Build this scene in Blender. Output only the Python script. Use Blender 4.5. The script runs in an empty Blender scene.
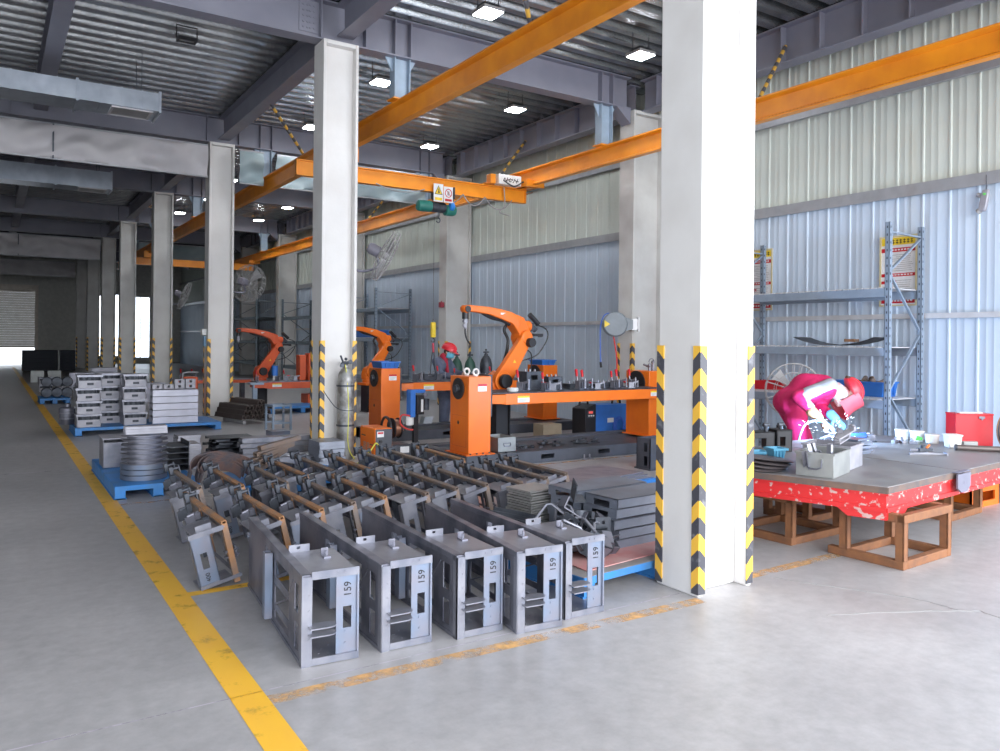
import bpy, math, random
from mathutils import Vector, Matrix, Euler
PI = math.pi
rnd = random.Random(7)
S = bpy.context.scene
COL = S.collection

# ---------------------------------------------------------------- camera
CAM_H, YAW, ROLL, FPX = 1.7, 0.5762, 0.01005, 784.0
cam = bpy.data.objects.new('camera', bpy.data.cameras.new('camera'))
COL.objects.link(cam)
fw = Vector((math.sin(YAW), math.cos(YAW), 0))
r0 = Vector((math.cos(YAW), -math.sin(YAW), 0)); u0 = Vector((0, 0, 1))
rt = r0 * math.cos(ROLL) + u0 * math.sin(ROLL); up = u0 * math.cos(ROLL) - r0 * math.sin(ROLL)
cam.matrix_world = Matrix(((rt.x, up.x, -fw.x, 0), (rt.y, up.y, -fw.y, 0), (rt.z, up.z, -fw.z, CAM_H), (0, 0, 0, 1)))
cam.data.sensor_width = 36; cam.data.lens = 36 * FPX / 1000
cam.data.shift_y = -34.6 / 1000
cam.data.clip_end = 300
S.camera = cam

# ---------------------------------------------------------------- light
S.view_settings.view_transform = 'Standard'
S.view_settings.look = 'None'
S.view_settings.gamma = 1
S.view_settings.use_curve_mapping = False
S.view_settings.exposure = 0.42
W = bpy.data.worlds.new('overcast_sky'); S.world = W; W.use_nodes = True
bg = W.node_tree.nodes['Background']
bg.inputs[0].default_value = (0.86, 0.92, 1.0, 1); bg.inputs[1].default_value = 3.0
S.cycles.max_bounces = 6; S.cycles.diffuse_bounces = 4; S.cycles.glossy_bounces = 3
S.cycles.use_denoising = True

def area(name, loc, rot, sx, sy, power, col):
    l = bpy.data.lights.new(name, 'AREA'); l.shape = 'RECTANGLE'; l.size = sx; l.size_y = sy
    l.energy = power; l.color = col
    o = bpy.data.objects.new(name, l); COL.objects.link(o); o.location = loc; o.rotation_euler = rot
    return o
# daylight through the big open gate behind the camera
area('gate_daylight', (4.6, -4.6, 3.4), (PI/2 - 0.12, 0, 0.06), 11, 5.5, 900, (0.93, 0.96, 1.0))
area('side_fill_light', (10.0, -0.4, 3.2), (0, PI/2, 0), 5, 5, 250, (0.86, 0.93, 1.0))  # added fill light for the welder's side, no gate is seen there

# ---------------------------------------------------------------- materials
MATS = {}
def M(name, col, rough=0.5, metal=0.0, col2=None, scale=6.0, lo=0.35, hi=0.65, bump=0.0, bscale=40, emit=0, stretch=None, detail=4, rough2=None):
    if name in MATS: return MATS[name]
    m = bpy.data.materials.new(name); m.use_nodes = True
    nt = m.node_tree; N = nt.nodes; L = nt.links; b = N['Principled BSDF']
    b.inputs['Roughness'].default_value = rough; b.inputs['Metallic'].default_value = metal
    tc = N.new('ShaderNodeTexCoord'); src = tc.outputs['Object']
    if stretch:
        mp = N.new('ShaderNodeMapping'); mp.inputs['Scale'].default_value = stretch
        L.new(src, mp.inputs[0]); src = mp.outputs[0]
    if col2 is None: col2 = tuple(c * 0.86 for c in col)
    n = N.new('ShaderNodeTexNoise'); n.inputs['Scale'].default_value = scale; n.inputs['Detail'].default_value = detail
    L.new(src, n.inputs['Vector'])
    r = N.new('ShaderNodeValToRGB'); r.color_ramp.elements[0].position = lo; r.color_ramp.elements[1].position = hi
    r.color_ramp.elements[0].color = (*col, 1); r.color_ramp.elements[1].color = (*col2, 1)
    L.new(n.outputs[0], r.inputs[0]); L.new(r.outputs[0], b.inputs['Base Color'])
    if rough2 is not None:
        mr = N.new('ShaderNodeMapRange'); mr.inputs[1].default_value = lo; mr.inputs[2].default_value = hi
        mr.inputs[3].default_value = rough; mr.inputs[4].default_value = rough2
        L.new(n.outputs[0], mr.inputs[0]); L.new(mr.outputs[0], b.inputs['Roughness'])
    if bump:
        n2 = N.new('ShaderNodeTexNoise'); n2.inputs['Scale'].default_value = bscale; L.new(src, n2.inputs['Vector'])
        bp = N.new('ShaderNodeBump'); bp.inputs['Strength'].default_value = bump; bp.inputs['Distance'].default_value = 0.01
        L.new(n2.outputs[0], bp.inputs['Height']); L.new(bp.outputs[0], b.inputs['Normal'])
    if emit:
        b.inputs['Emission Color'].default_value = (*col, 1); b.inputs['Emission Strength'].default_value = emit
    MATS[name] = m
    return m

steel   = M('mill_steel', (0.215, 0.215, 0.255), 0.38, 0.5, (0.10, 0.105, 0.14), 4.5, .42, .66, .05)
steel_l = M('bright_steel', (0.29, 0.29, 0.33), 0.34, 0.45, (0.17, 0.18, 0.225), 5, .42, .66)
steel_b = M('blued_and_arc_lit_steel', (0.20, 0.25, 0.345), 0.36, 0.4, (0.24, 0.24, 0.29), 3.5, .4, .6)
steel_d = M('dark_steel', (0.10, 0.11, 0.13), 0.5, 0.5, (0.05, 0.055, 0.07), 7)
rust    = M('rusty_tube', (0.26, 0.18, 0.13), 0.65, 0.3, (0.20, 0.17, 0.165), 9, .35, .7, .1)
rust_o  = M('orange_rust', (0.40, 0.20, 0.09), 0.7, 0.15, (0.22, 0.165, 0.14), 8, .4, .72, .1)
trestle_m = M('rusted_angle', (0.30, 0.125, 0.05), 0.75, 0.1, (0.19, 0.085, 0.045), 10, .3, .7, .15)
white_s = M('zinc_white', (0.40, 0.39, 0.43), 0.45, 0.2, (0.28, 0.28, 0.32), 5)
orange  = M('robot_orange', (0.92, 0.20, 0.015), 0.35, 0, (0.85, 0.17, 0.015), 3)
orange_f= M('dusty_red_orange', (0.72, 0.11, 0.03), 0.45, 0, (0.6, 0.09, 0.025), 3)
crane_o = M('crane_orange', (0.90, 0.32, 0.015), 0.38, 0, (0.78, 0.25, 0.015), 2.5)
dark    = M('black_plastic', (0.02, 0.02, 0.024), 0.45)
dgrey   = M('platform_grey', (0.085, 0.092, 0.115), 0.5, 0, (0.06, 0.065, 0.08), 4)
blue_p  = M('pallet_blue', (0.04, 0.23, 0.60), 0.5, 0, (0.06, 0.2, 0.45), 5, .45, .7)
blue_b  = M('bin_blue', (0.04, 0.19, 0.62), 0.4)
red     = M('tool_red', (0.60, 0.012, 0.022), 0.4)
red_w   = M('worn_red', (0.62, 0.02, 0.022), 0.5, 0, (0.55, 0.36, 0.33), 20, .58, .64, .05, detail=8)
tabtop  = M('table_plate', (0.30, 0.29, 0.29), 0.5, 0.35, (0.22, 0.20, 0.20), 3.5, .35, .7, .05, rough2=.38)
tabedge = M('table_edge', (0.20, 0.13, 0.10), 0.65, 0.3, (0.12, 0.10, 0.10), 8)
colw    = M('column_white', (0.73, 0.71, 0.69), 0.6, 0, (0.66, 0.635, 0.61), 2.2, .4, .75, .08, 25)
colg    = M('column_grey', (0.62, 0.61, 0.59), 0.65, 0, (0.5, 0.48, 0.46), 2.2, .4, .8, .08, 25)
beam_m  = M('beam_paint', (0.24, 0.24, 0.29), 0.5, 0, (0.20, 0.20, 0.25), 1.5)
hang_m  = M('hanger_paint', (0.33, 0.42, 0.52), 0.5)
duct_m  = M('galvanised_duct', (0.55, 0.60, 0.68), 0.3, 0.8, (0.44, 0.49, 0.57), 4)
cloth_g = M('curtain_cloth', (0.56, 0.54, 0.55), 0.7, 0, (0.5, 0.48, 0.5), 2)
cloth_t = M('curtain_film', (0.30, 0.38, 0.40), 0.4, 0, (0.24, 0.31, 0.34), 2)
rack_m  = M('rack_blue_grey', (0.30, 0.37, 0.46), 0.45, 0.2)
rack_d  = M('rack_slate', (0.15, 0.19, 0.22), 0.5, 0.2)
white_p = M('white_plastic', (0.82, 0.82, 0.80), 0.5)
paper   = M('paper_white', (0.85, 0.85, 0.86), 0.6)
yellow  = M('sign_yellow', (0.92, 0.66, 0.04), 0.5)
green   = M('cylinder_green', (0.035, 0.10, 0.075), 0.45)
green_h = M('hoist_green', (0.03, 0.20, 0.16), 0.45)
galv    = M('galvanised_box', (0.36, 0.37, 0.36), 0.42, 0.4, (0.28, 0.29, 0.29), 5)
cyl_m   = M('scuffed_cylinder', (0.42, 0.42, 0.41), 0.42, 0.55, (0.2, 0.19, 0.18), 6, .42, .62, .05)
suit    = M('magenta_coverall', (0.60, 0.012, 0.115), 0.8, 0, (0.48, 0.01, 0.085), 5, bump=.6, bscale=14)
suit_g  = M('grey_yoke', (0.36, 0.36, 0.40), 0.8, 0, (0.28, 0.28, 0.32), 9, bump=.5, bscale=20)
helmet  = M('helmet_red', (0.82, 0.04, 0.06), 0.28)
visor_m = M('visor_pink_red', (0.72, 0.10, 0.13), 0.4)
skin    = M('skin', (0.58, 0.35, 0.25), 0.6)
glove   = M('leather_glove', (0.42, 0.22, 0.10), 0.8, 0, (0.32, 0.16, 0.08), 12)
glove_b = M('blue_glove', (0.12, 0.28, 0.48), 0.8)
denim   = M('work_jacket', (0.13, 0.15, 0.22), 0.85, 0, (0.09, 0.11, 0.17), 9, bump=.2, bscale=25)
mask_m  = M('face_mask_blue', (0.16, 0.52, 0.68), 0.8)
hair    = M('hair_dark', (0.02, 0.015, 0.012), 0.7)
copper  = M('copper_wire', (0.45, 0.22, 0.14), 0.35, 0.8)
led     = M('led_panel', (0.92, 0.96, 1.0), 0.5, emit=75)
spark   = M('spark_glow', (0.85, 0.93, 1.0), 0.5, emit=5)
screen  = M('screen_glow', (0.8, 0.12, 0.1), 0.5, emit=.4)
yellow_h= M('yellow_hose', (0.70, 0.68, 0.08), 0.5)
red_h   = M('red_hose', (0.70, 0.06, 0.05), 0.5)
blue_h  = M('blue_hose', (0.05, 0.15, 0.62), 0.5)
fan_g   = M('fan_grey', (0.36, 0.35, 0.35), 0.5, 0.2)
teal_b  = M('teal_bin', (0.12, 0.42, 0.62), 0.5)
red_sheet = M('red_board', (0.62, 0.26, 0.25), 0.6, 0, (0.66, 0.42, 0.40), 4, .4, .65)
ply     = M('worn_deck', (0.36, 0.35, 0.35), 0.65, 0, (0.28, 0.26, 0.26), 6)
wall_up = M('wall_cream', (0.60, 0.64, 0.58), 0.55, 0, (0.56, 0.60, 0.55), 1.2)
wall_lo = M('wall_sky_tinted', (0.57, 0.66, 0.77), 0.5, 0, (0.54, 0.63, 0.74), 1.2)  # blue of the reflected sky is put into the base colour
wall_end= M('wall_end', (0.50, 0.49, 0.45), 0.6)
shutter = M('shutter', (0.60, 0.53, 0.46), 0.5, 0.1)
girt_m  = M('girt_steel', (0.40, 0.41, 0.43), 0.45, 0.3)
girt_l  = M('girt_light', (0.68, 0.68, 0.70), 0.45, 0.2)
deck_m  = M('roof_deck', (0.32, 0.33, 0.34), 0.27, 0.85, (0.24, 0.25, 0.26), 3, .4, .7, .35, 30)

def hazard(name, gain, dim=1.0):
    m = bpy.data.materials.new(name); m.use_nodes = True; nt = m.node_tree; N = nt.nodes; L = nt.links
    b = N['Principled BSDF']; b.inputs['Roughness'].default_value = .5
    tc = N.new('ShaderNodeTexCoord'); sp = N.new('ShaderNodeSeparateXYZ'); L.new(tc.outputs['Object'], sp.inputs[0])
    ax = N.new('ShaderNodeMath'); ax.operation = 'ABSOLUTE'; L.new(sp.outputs[0], ax.inputs[0])
    ay = N.new('ShaderNodeMath'); ay.operation = 'ABSOLUTE'; L.new(sp.outputs[1], ay.inputs[0])
    s = N.new('ShaderNodeMath'); s.operation = 'ADD'; L.new(ax.outputs[0], s.inputs[0]); L.new(ay.outputs[0], s.inputs[1])
    k = N.new('ShaderNodeMath'); k.operation = 'MULTIPLY_ADD'; L.new(s.outputs[0], k.inputs[0]); k.inputs[1].default_value = 1.0
    L.new(sp.outputs[2], k.inputs[2])
    d = N.new('ShaderNodeMath'); d.operation = 'MULTIPLY'; L.new(k.outputs[0], d.inputs[0]); d.inputs[1].default_value = 1 / gain
    f = N.new('ShaderNodeMath'); f.operation = 'FRACT'; L.new(d.outputs[0], f.inputs[0])
    g = N.new('ShaderNodeMath'); g.operation = 'GREATER_THAN'; L.new(f.outputs[0], g.inputs[0]); g.inputs[1].default_value = .5
    n = N.new('ShaderNodeTexNoise'); n.inputs['Scale'].default_value = 14; L.new(tc.outputs['Object'], n.inputs['Vector'])
    r = N.new('ShaderNodeValToRGB'); r.color_ramp.elements[0].position = .58; r.color_ramp.elements[1].position = .72
    r.color_ramp.elements[0].color = (.07, .07, .085, 1); r.color_ramp.elements[1].color = (.2, .2, .22, 1); L.new(n.outputs[0], r.inputs[0])
    mx = N.new('ShaderNodeMix'); mx.data_type = 'RGBA'; L.new(g.outputs[0], mx.inputs[0]); L.new(r.outputs[0], mx.inputs[6])
    mx.inputs[7].default_value = (.88 * dim, .50 * dim, .06, 1); L.new(mx.outputs[2], b.inputs['Base Color'])
    return m
haz = hazard('hazard_stripe', .22)
haz_rod = hazard('hazard_rod', .20, .8)

def floor_mat():
    m = bpy.data.materials.new('polished_concrete'); m.use_nodes = True; nt = m.node_tree; N = nt.nodes; L = nt.links
    b = N['Principled BSDF']; tc = N.new('ShaderNodeTexCoord')
    n = N.new('ShaderNodeTexNoise'); n.inputs['Scale'].default_value = .55; n.inputs['Detail'].default_value = 8; n.inputs['Roughness'].default_value = .62
    L.new(tc.outputs['Object'], n.inputs['Vector'])
    r = N.new('ShaderNodeValToRGB'); r.color_ramp.elements[0].position = .3; r.color_ramp.elements[1].position = .72
    r.color_ramp.elements[0].color = (.335, .325, .33, 1); r.color_ramp.elements[1].color = (.475, .46, .465, 1); L.new(n.outputs[0], r.inputs[0])
    n2 = N.new('ShaderNodeTexNoise'); n2.inputs['Scale'].default_value = 9; n2.inputs['Detail'].default_value = 8; n2.inputs['Roughness'].default_value = .7
    L.new(tc.outputs['Object'], n2.inputs['Vector'])
    mx = N.new('ShaderNodeMix'); mx.data_type = 'RGBA'; mx.blend_type = 'OVERLAY'; mx.inputs[0].default_value = .35
    L.new(r.outputs[0], mx.inputs[6]); L.new(n2.outputs[0], mx.inputs[7]); L.new(mx.outputs[2], b.inputs['Base Color'])
    mr = N.new('ShaderNodeMapRange'); mr.inputs[1].default_value = .3; mr.inputs[2].default_value = .7
    mr.inputs[3].default_value = .30; mr.inputs[4].default_value = .50; L.new(n.outputs[0], mr.inputs[0]); L.new(mr.outputs[0], b.inputs['Roughness'])
    bp = N.new('ShaderNodeBump'); bp.inputs['Strength'].default_value = .06; L.new(n2.outputs[0], bp.inputs['Height']); L.new(bp.outputs[0], b.inputs['Normal'])
    return m
floor_m = floor_mat()

def worn_paint(name, col, lo, hi, scale=7):
    # paint worn through to transparent patches so the concrete shows
    m = bpy.data.materials.new(name); m.use_nodes = True; nt = m.node_tree; N = nt.nodes; L = nt.links
    b = N['Principled BSDF']; b.inputs['Roughness'].default_value = .45
    tc = N.new('ShaderNodeTexCoord'); n = N.new('ShaderNodeTexNoise'); n.inputs['Scale'].default_value = scale; n.inputs['Detail'].default_value = 7
    n.inputs['Roughness'].default_value = .65
    L.new(tc.outputs['Object'], n.inputs['Vector'])
    n2 = N.new('ShaderNodeTexNoise'); n2.inputs['Scale'].default_value = 2.2; L.new(tc.outputs['Object'], n2.inputs['Vector'])
    r2 = N.new('ShaderNodeValToRGB'); r2.color_ramp.elements[0].color = (*col, 1); r2.color_ramp.elements[1].color = (col[0] * .9, col[1] * .78, col[2] + .03, 1)
    L.new(n2.outputs[0], r2.inputs[0]); L.new(r2.outputs[0], b.inputs['Base Color'])
    r = N.new('ShaderNodeMapRange'); r.inputs[1].default_value = lo; r.inputs[2].default_value = hi; r.inputs[3].default_value = 1; r.inputs[4].default_value = 0
    L.new(n.outputs[0], r.inputs[0]); L.new(r.outputs[0], b.inputs['Alpha'])
    return m
paint_main = worn_paint('yellow_line_paint', (.98, .58, .03), .56, .82, 6)
paint_faint = worn_paint('faded_line_paint', (.86, .52, .16), .36, .60, 6)
paint_white = worn_paint('pale_joint', (.60, .59, .58), .45, .7)

# ---------------------------------------------------------------- mesh helpers
class MB:
    def __init__(s): s.v = []; s.f = []
    def add(s, vs, fs):
        k = len(s.v); s.v += [tuple(v) for v in vs]; s.f += [tuple(i + k for i in f) for f in fs]; return s
    def box(s, x0, x1, y0, y1, z0, z1, R=None):
        vs = [Vector((x, y, z)) for z in (z0, z1) for y in (y0, y1) for x in (x0, x1)]
        if R is not None: vs = [R @ v for v in vs]
        return s.add(vs, [(0, 2, 3, 1), (4, 5, 7, 6), (0, 1, 5, 4), (2, 6, 7, 3), (0, 4, 6, 2), (1, 3, 7, 5)])
    def cbox(s, c, d, R=None):
        m = Matrix.Translation(c) @ (R.to_4x4() if R is not None else Matrix.Identity(4))
        return s.box(-d[0]/2, d[0]/2, -d[1]/2, d[1]/2, -d[2]/2, d[2]/2, m)
    def beam(s, p, q, w, h=None, upv=(0, 0, 1)):
        p = Vector(p); q = Vector(q); d = q - p; L = d.length; z = d / L
        x = Vector(upv).cross(z)
        if x.length < 1e-4: x = Vector((1, 0, 0))
        x.normalize(); y = z.cross(x); R = Matrix((x, y, z)).transposed()
        return s.cbox((p + q) / 2, (w, h or w, L), R)
    def rings(s, rings, cap=True, closed=False):
        n = len(rings[0]); vs = [v for r in rings for v in r]; fs = []
        m = len(rings)
        for i in range(m if closed else m - 1):
            a = i * n; b = ((i + 1) % m) * n
            for j in range(n): fs.append((a + j, a + (j + 1) % n, b + (j + 1) % n, b + j))
        if cap and not closed: fs.append(tuple(range(n))[::-1]); fs.append(tuple((m - 1) * n + j for j in range(n)))
        return s.add(vs, fs)
    def cyl(s, p, q, r, r2=None, n=16):
        return s.path([p, q], [r, r if r2 is None else r2], n)
    def path(s, pts, r, n=8, closed=False):
        pts = [Vector(p) for p in pts]; m = len(pts)
        rr = r if isinstance(r, (list, tuple)) else [r] * m
        rs = []; last = None
        for i, p in enumerate(pts):
            a = pts[i - 1] if (i > 0 or closed) else p; b = pts[(i + 1) % m] if (i < m - 1 or closed) else p
            t = (b - a)
            if t.length < 1e-9: t = Vector((0, 0, 1))
            t.normalize()
            if last is None:
                x = t.orthogonal().normalized()
            else:
                x = last - t * last.dot(t)
                x = x.normalized() if x.length > 1e-6 else t.orthogonal().normalized()
            last = x; y = t.cross(x)
            rs.append([p + (x * math.cos(2*PI*j/n) + y * math.sin(2*PI*j/n)) * rr[i] for j in range(n)])
        return s.rings(rs, True, closed)
    def lathe(s, prof, c=(0, 0, 0), axis='z', n=24):
        rs = []
        for (r, h) in prof:
            ring = []
            for j in range(n):
                a = 2*PI*j/n; u, w = r * math.cos(a), r * math.sin(a)
                v = {'z': (u, w, h), 'y': (u, h, -w), 'x': (h, u, w)}[axis]
                ring.append(Vector(v) + Vector(c))
            rs.append(ring)
        return s.rings(rs)
    def prism(s, poly, a0, a1, axis='y', X=None):
        # poly in the plane across the axis, extruded from a0 to a1
        def P(u, w, a): return Vector({'y': (u, a, w), 'x': (a, u, w), 'z': (u, w, a)}[axis])
        n = len(poly); vs = [P(*p, a0) for p in poly] + [P(*p, a1) for p in poly]
        if X is not None: vs = [X @ v for v in vs]
        return s.add(vs, [tuple(range(n))[::-1], tuple(range(n, 2*n))] + [(i, (i+1) % n, n + (i+1) % n, n + i) for i in range(n)])
    def ball(s, c, r, n=12, m=8, sc=(1, 1, 1)):
        rs = []
        for i in range(m + 1):
            a = -PI/2 + PI * i / m; rr = max(math.cos(a), .01)
            rs.append([Vector(c) + Vector((math.cos(2*PI*j/n)*rr*r*sc[0], math.sin(2*PI*j/n)*rr*r*sc[1], math.sin(a)*r*sc[2])) for j in range(n)])
        return s.rings(rs)
    def plate(s, u0, u1, v0, v1, holes, a0, a1, axis='x'):
        # plate with rectangular holes: u,v in plane, a through thickness
        us = sorted({u0, u1, *[h[0] for h in holes], *[h[1] for h in holes]}); vs_ = sorted({v0, v1, *[h[2] for h in holes], *[h[3] for h in holes]})
        idx = {}; V = []; F = []
        def vid(i, j, k):
            if (i, j, k) not in idx:
                u, w, a = us[i], vs_[j], (a0, a1)[k]
                idx[(i, j, k)] = len(V); V.append({'x': (a, u, w), 'y': (u, a, w), 'z': (u, w, a)}[axis])
            return idx[(i, j, k)]
        def solid(i, j):
            if i < 0 or j < 0 or i >= len(us)-1 or j >= len(vs_)-1: return False
            cu, cv = (us[i]+us[i+1])/2, (vs_[j]+vs_[j+1])/2
            return not any(h[0] < cu < h[1] and h[2] < cv < h[3] for h in holes)
        for i in range(len(us)-1):
            for j in range(len(vs_)-1):
                if not solid(i, j): continue
                F.append((vid(i,j,0), vid(i,j+1,0), vid(i+1,j+1,0), vid(i+1,j,0)))
                F.append((vid(i,j,1), vid(i+1,j,1), vid(i+1,j+1,1), vid(i,j+1,1)))
                if not solid(i-1, j): F.append((vid(i,j,0), vid(i,j,1), vid(i,j+1,1), vid(i,j+1,0)))
                if not solid(i+1, j): F.append((vid(i+1,j,0), vid(i+1,j+1,0), vid(i+1,j+1,1), vid(i+1,j,1)))
                if not solid(i, j-1): F.append((vid(i,j,0), vid(i+1,j,0), vid(i+1,j,1), vid(i,j,1)))
                if not solid(i, j+1): F.append((vid(i,j+1,0), vid(i,j+1,1), vid(i+1,j+1,1), vid(i+1,j+1,0)))
        return s.add(V, F)
    def xf(s, Mx):
        s.v = [tuple(Mx @ Vector(v)) for v in s.v]; return s
    def build(s, name, mat, parent=None, loc=(0, 0, 0), rot=(0, 0, 0), bevel=0, sharp=38):
        me = bpy.data.meshes.new(name); me.from_pydata(s.v, [], s.f); me.update()
        import bmesh
        bm = bmesh.new(); bm.from_mesh(me); bmesh.ops.recalc_face_normals(bm, faces=bm.faces); bm.to_mesh(me); bm.free()
        me.materials.append(mat); me.shade_smooth(); me.set_sharp_from_angle(angle=math.radians(sharp))
        o = bpy.data.objects.new(name, me); COL.objects.link(o); o.location = loc; o.rotation_euler = rot
        if parent is not None: o.parent = parent
        if bevel:
            b = o.modifiers.new('bevel', 'BEVEL'); b.width = bevel; b.segments = 2; b.limit_method = 'ANGLE'
        return o

def tag(o, label=None, cat=None, group=None, kind=None):
    if label: o['label'] = label
    if cat: o['category'] = cat
    if group: o['group'] = group
    if kind: o['kind'] = kind
    return o
def thing(name, label, cat, loc=(0, 0, 0), rz=0, group=None):
    o = bpy.data.objects.new(name, None); o.empty_display_size = .1; COL.objects.link(o); o.location = loc
    o.rotation_euler = rz if isinstance(rz, (tuple, Euler)) else (0, 0, rz)
    return tag(o, label, cat, group)
def struct(name, mb, mat, **k): return tag(mb.build(name, mat, **k), kind='structure')
KIDS = {}
def copy_tree(o, parent=None):
    c = o.copy(); COL.objects.link(c); c.parent = parent
    for ch in [x for x in bpy.data.objects if x.parent == o]: copy_tree(ch, c)
    return c
def clone(o, loc, rz, label, group=None):
    c = copy_tree(o); c.location = loc; c.rotation_euler = rz if isinstance(rz, tuple) else (0, 0, rz); c['label'] = label
    if group: c['group'] = group
    return c
def text_part(name, txt, size, mat, parent, loc, rot, depth=.001):
    cu = bpy.data.curves.new(name, 'FONT'); cu.body = txt; cu.size = size; cu.extrude = depth; cu.align_x = 'CENTER'; cu.align_y = 'CENTER'
    t = bpy.data.objects.new('tmp', cu); COL.objects.link(t)
    dg = bpy.context.evaluated_depsgraph_get(); me = bpy.data.meshes.new_from_object(t.evaluated_get(dg))
    bpy.data.objects.remove(t); me.materials.clear(); me.materials.append(mat); me.name = name
    o = bpy.data.objects.new(name, me); COL.objects.link(o); o.parent = parent; o.location = loc; o.rotation_euler = rot
    return o
def flesh(name, mb, mat, parent, voxel=.012, smooth=6, loc=(0, 0, 0), rot=(0, 0, 0)):
    # merge overlapping rounded volumes into one continuous skin
    me = bpy.data.meshes.new('tmp'); me.from_pydata(mb.v, [], mb.f); me.update()
    t = bpy.data.objects.new('tmp', me); COL.objects.link(t)
    a = t.modifiers.new('r', 'REMESH'); a.mode = 'VOXEL'; a.voxel_size = voxel
    b = t.modifiers.new('s', 'SMOOTH'); b.iterations = smooth; b.factor = .5
    dg = bpy.context.evaluated_depsgraph_get(); m2 = bpy.data.meshes.new_from_object(t.evaluated_get(dg))
    bpy.data.objects.remove(t); bpy.data.meshes.remove(me); m2.name = name
    m2.materials.clear(); m2.materials.append(mat); m2.shade_smooth()
    o = bpy.data.objects.new(name, m2); COL.objects.link(o); o.parent = parent; o.location = loc; o.rotation_euler = rot
    return o
def limb(mb, pts, rr, n=12):
    # capsule chain with rounded joints
    for p, r in zip(pts, rr): mb.ball(p, r, n, 8)
    for i in range(len(pts) - 1): mb.cyl(pts[i], pts[i+1], rr[i], rr[i+1], n)
    return mb
def arc(c, r, a0, a1, n, plane='xz'):
    out = []
    for i in range(n + 1):
        a = a0 + (a1 - a0) * i / n; u, w = r * math.cos(a), r * math.sin(a)
        out.append(Vector(c) + Vector({'xz': (u, 0, w), 'xy': (u, w, 0), 'yz': (0, u, w)}[plane]))
    return out
def spline(pts, n=8):
    P = [Vector(p) for p in pts]; P = [P[0]] + P + [P[-1]]; out = []
    for i in range(1, len(P) - 2):
        for k in range(n):
            t = k / n; a, b, c, d = P[i-1], P[i], P[i+1], P[i+2]
            out.append(.5 * ((2*b) + (c - a)*t + (2*a - 5*b + 4*c - d)*t*t + (3*b - a - 3*c + d)*t**3))
    out.append(P[-2]); return out
ORD = ['first', 'second', 'third', 'fourth', 'fifth', 'sixth', 'seventh', 'eighth', 'ninth', 'tenth', 'eleventh', 'twelfth']

# ================================================================ the setting
XW, YF, YE = 10.62, -4.0, 55.4      # inner face of right wall, open front, end wall
struct('floor', MB().box(-9, 16, -14, 62, -.12, 0), floor_m)

# right wall: ribbed cladding, sky reflection coloured into the lower sheets, cream above the girt
def ribbed(y0, y1, z0, z1, x, step=.36, d=.016):
    prof = []; y = y0
    while y < y1 - 1e-6:
        s = min(step, y1 - y)
        prof += [(x, y), (x, y + s*.36), (x - .002, y + s*.375), (x - .002, y + s*.40), (x, y + s*.415), (x, y + s*.62), (x - .002, y + s*.635), (x - .002, y + s*.66), (x, y + s*.675),
                 (x, y + s*.88), (x - d, y + s*.91), (x - d, y + s*.97)]
        y += s
    prof.append((x, y1))
    n = len(prof); vs = [(a, b, z) for z in (z0, z1) for a, b in prof] + [(x + .06, y0, z0), (x + .06, y1, z0), (x + .06, y0, z1), (x + .06, y1, z1)]
    fs = [(i, i+1, n+i+1, n+i) for i in range(n-1)]; k = 2*n
    fs += [(k, k+2, k+3, k+1)]
    return MB().add(vs, fs)
struct('wall_right', ribbed(2.6, YE, 0, 3.84, XW), wall_lo)
o = struct('wall_right_upper', ribbed(2.6, YE, 3.84, 6.7, XW), wall_up); o.name = 'wall_right'
struct('trim_1', MB().box(XW-.09, XW-.03, 2.6, YE, 3.80, 3.90).box(XW-.09, XW-.075, 2.6, YE, 3.74, 3.80), girt_m)
struct('trim_2', MB().box(XW-.085, XW-.03, 2.6, YE, 2.06, 2.13), girt_l)
struct('trim_3', MB().box(XW-.10, XW-.03, 2.6, YE, 5.20, 5.31), girt_m)
struct('unseen_wall_left', MB().box(-9.2, -9, 2.8, YE, 0, 6.7), wall_end)  # unseen wall, added to block the sky; start shaped to darken the aisle
# far end wall with a part-raised roller shutter and tall glazed openings
ew = MB().plate(-9, 16, 0, 6.7, [(-2.6, 2.25, 0, 4.45), (5.5, 5.85, .5, 4.3), (6.35, 6.95, .5, 4.4), (7.6, 8.7, .4, 4.3), (9.3, 9.7, .5, 4.2)], YE, YE + .2, 'y')
struct('wall_end', ew, wall_end)
rib = MB()
for i in range(14): rib.box(2.5 + i*.22, 2.54 + i*.22, YE - .03, YE, 0, 4.6)
struct('trim_4', rib, wall_end)
sh = MB()
for i in range(24): sh.box(-2.6, 2.25, YE + .03, YE + .07 - .02*(i % 2), 1.0 + i*.145, 1.0 + i*.145 + .14)
door = struct('door_1', sh, shutter)
struct('trim_5', MB().box(2.25, 2.42, YE - .05, YE, 0, 4.6).box(-2.7, 2.42, YE - .12, YE, 4.45, 4.8), shutter)
glassm = M('window_glass', (0.9, 0.95, 1.0), .08); glassm.node_tree.nodes['Principled BSDF'].inputs['Transmission Weight'].default_value = 1
for i, (a, b, c, d) in enumerate([(5.5, 5.85, .5, 4.3), (6.35, 6.95, .5, 4.4), (7.6, 8.7, .4, 4.3), (9.3, 9.7, .5, 4.2)]):
    w = struct('window_%d' % (i+1), MB().plate(a - .05, b + .05, c - .05, d + .05, [(a, (a+b)/2 - .02, c, d), ((a+b)/2 + .02, b, c, d)], YE - .06, YE, 'y'), girt_m)
    MB().box(a, b, YE + .05, YE + .06, c, d).build('window_pane', glassm, w)

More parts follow.
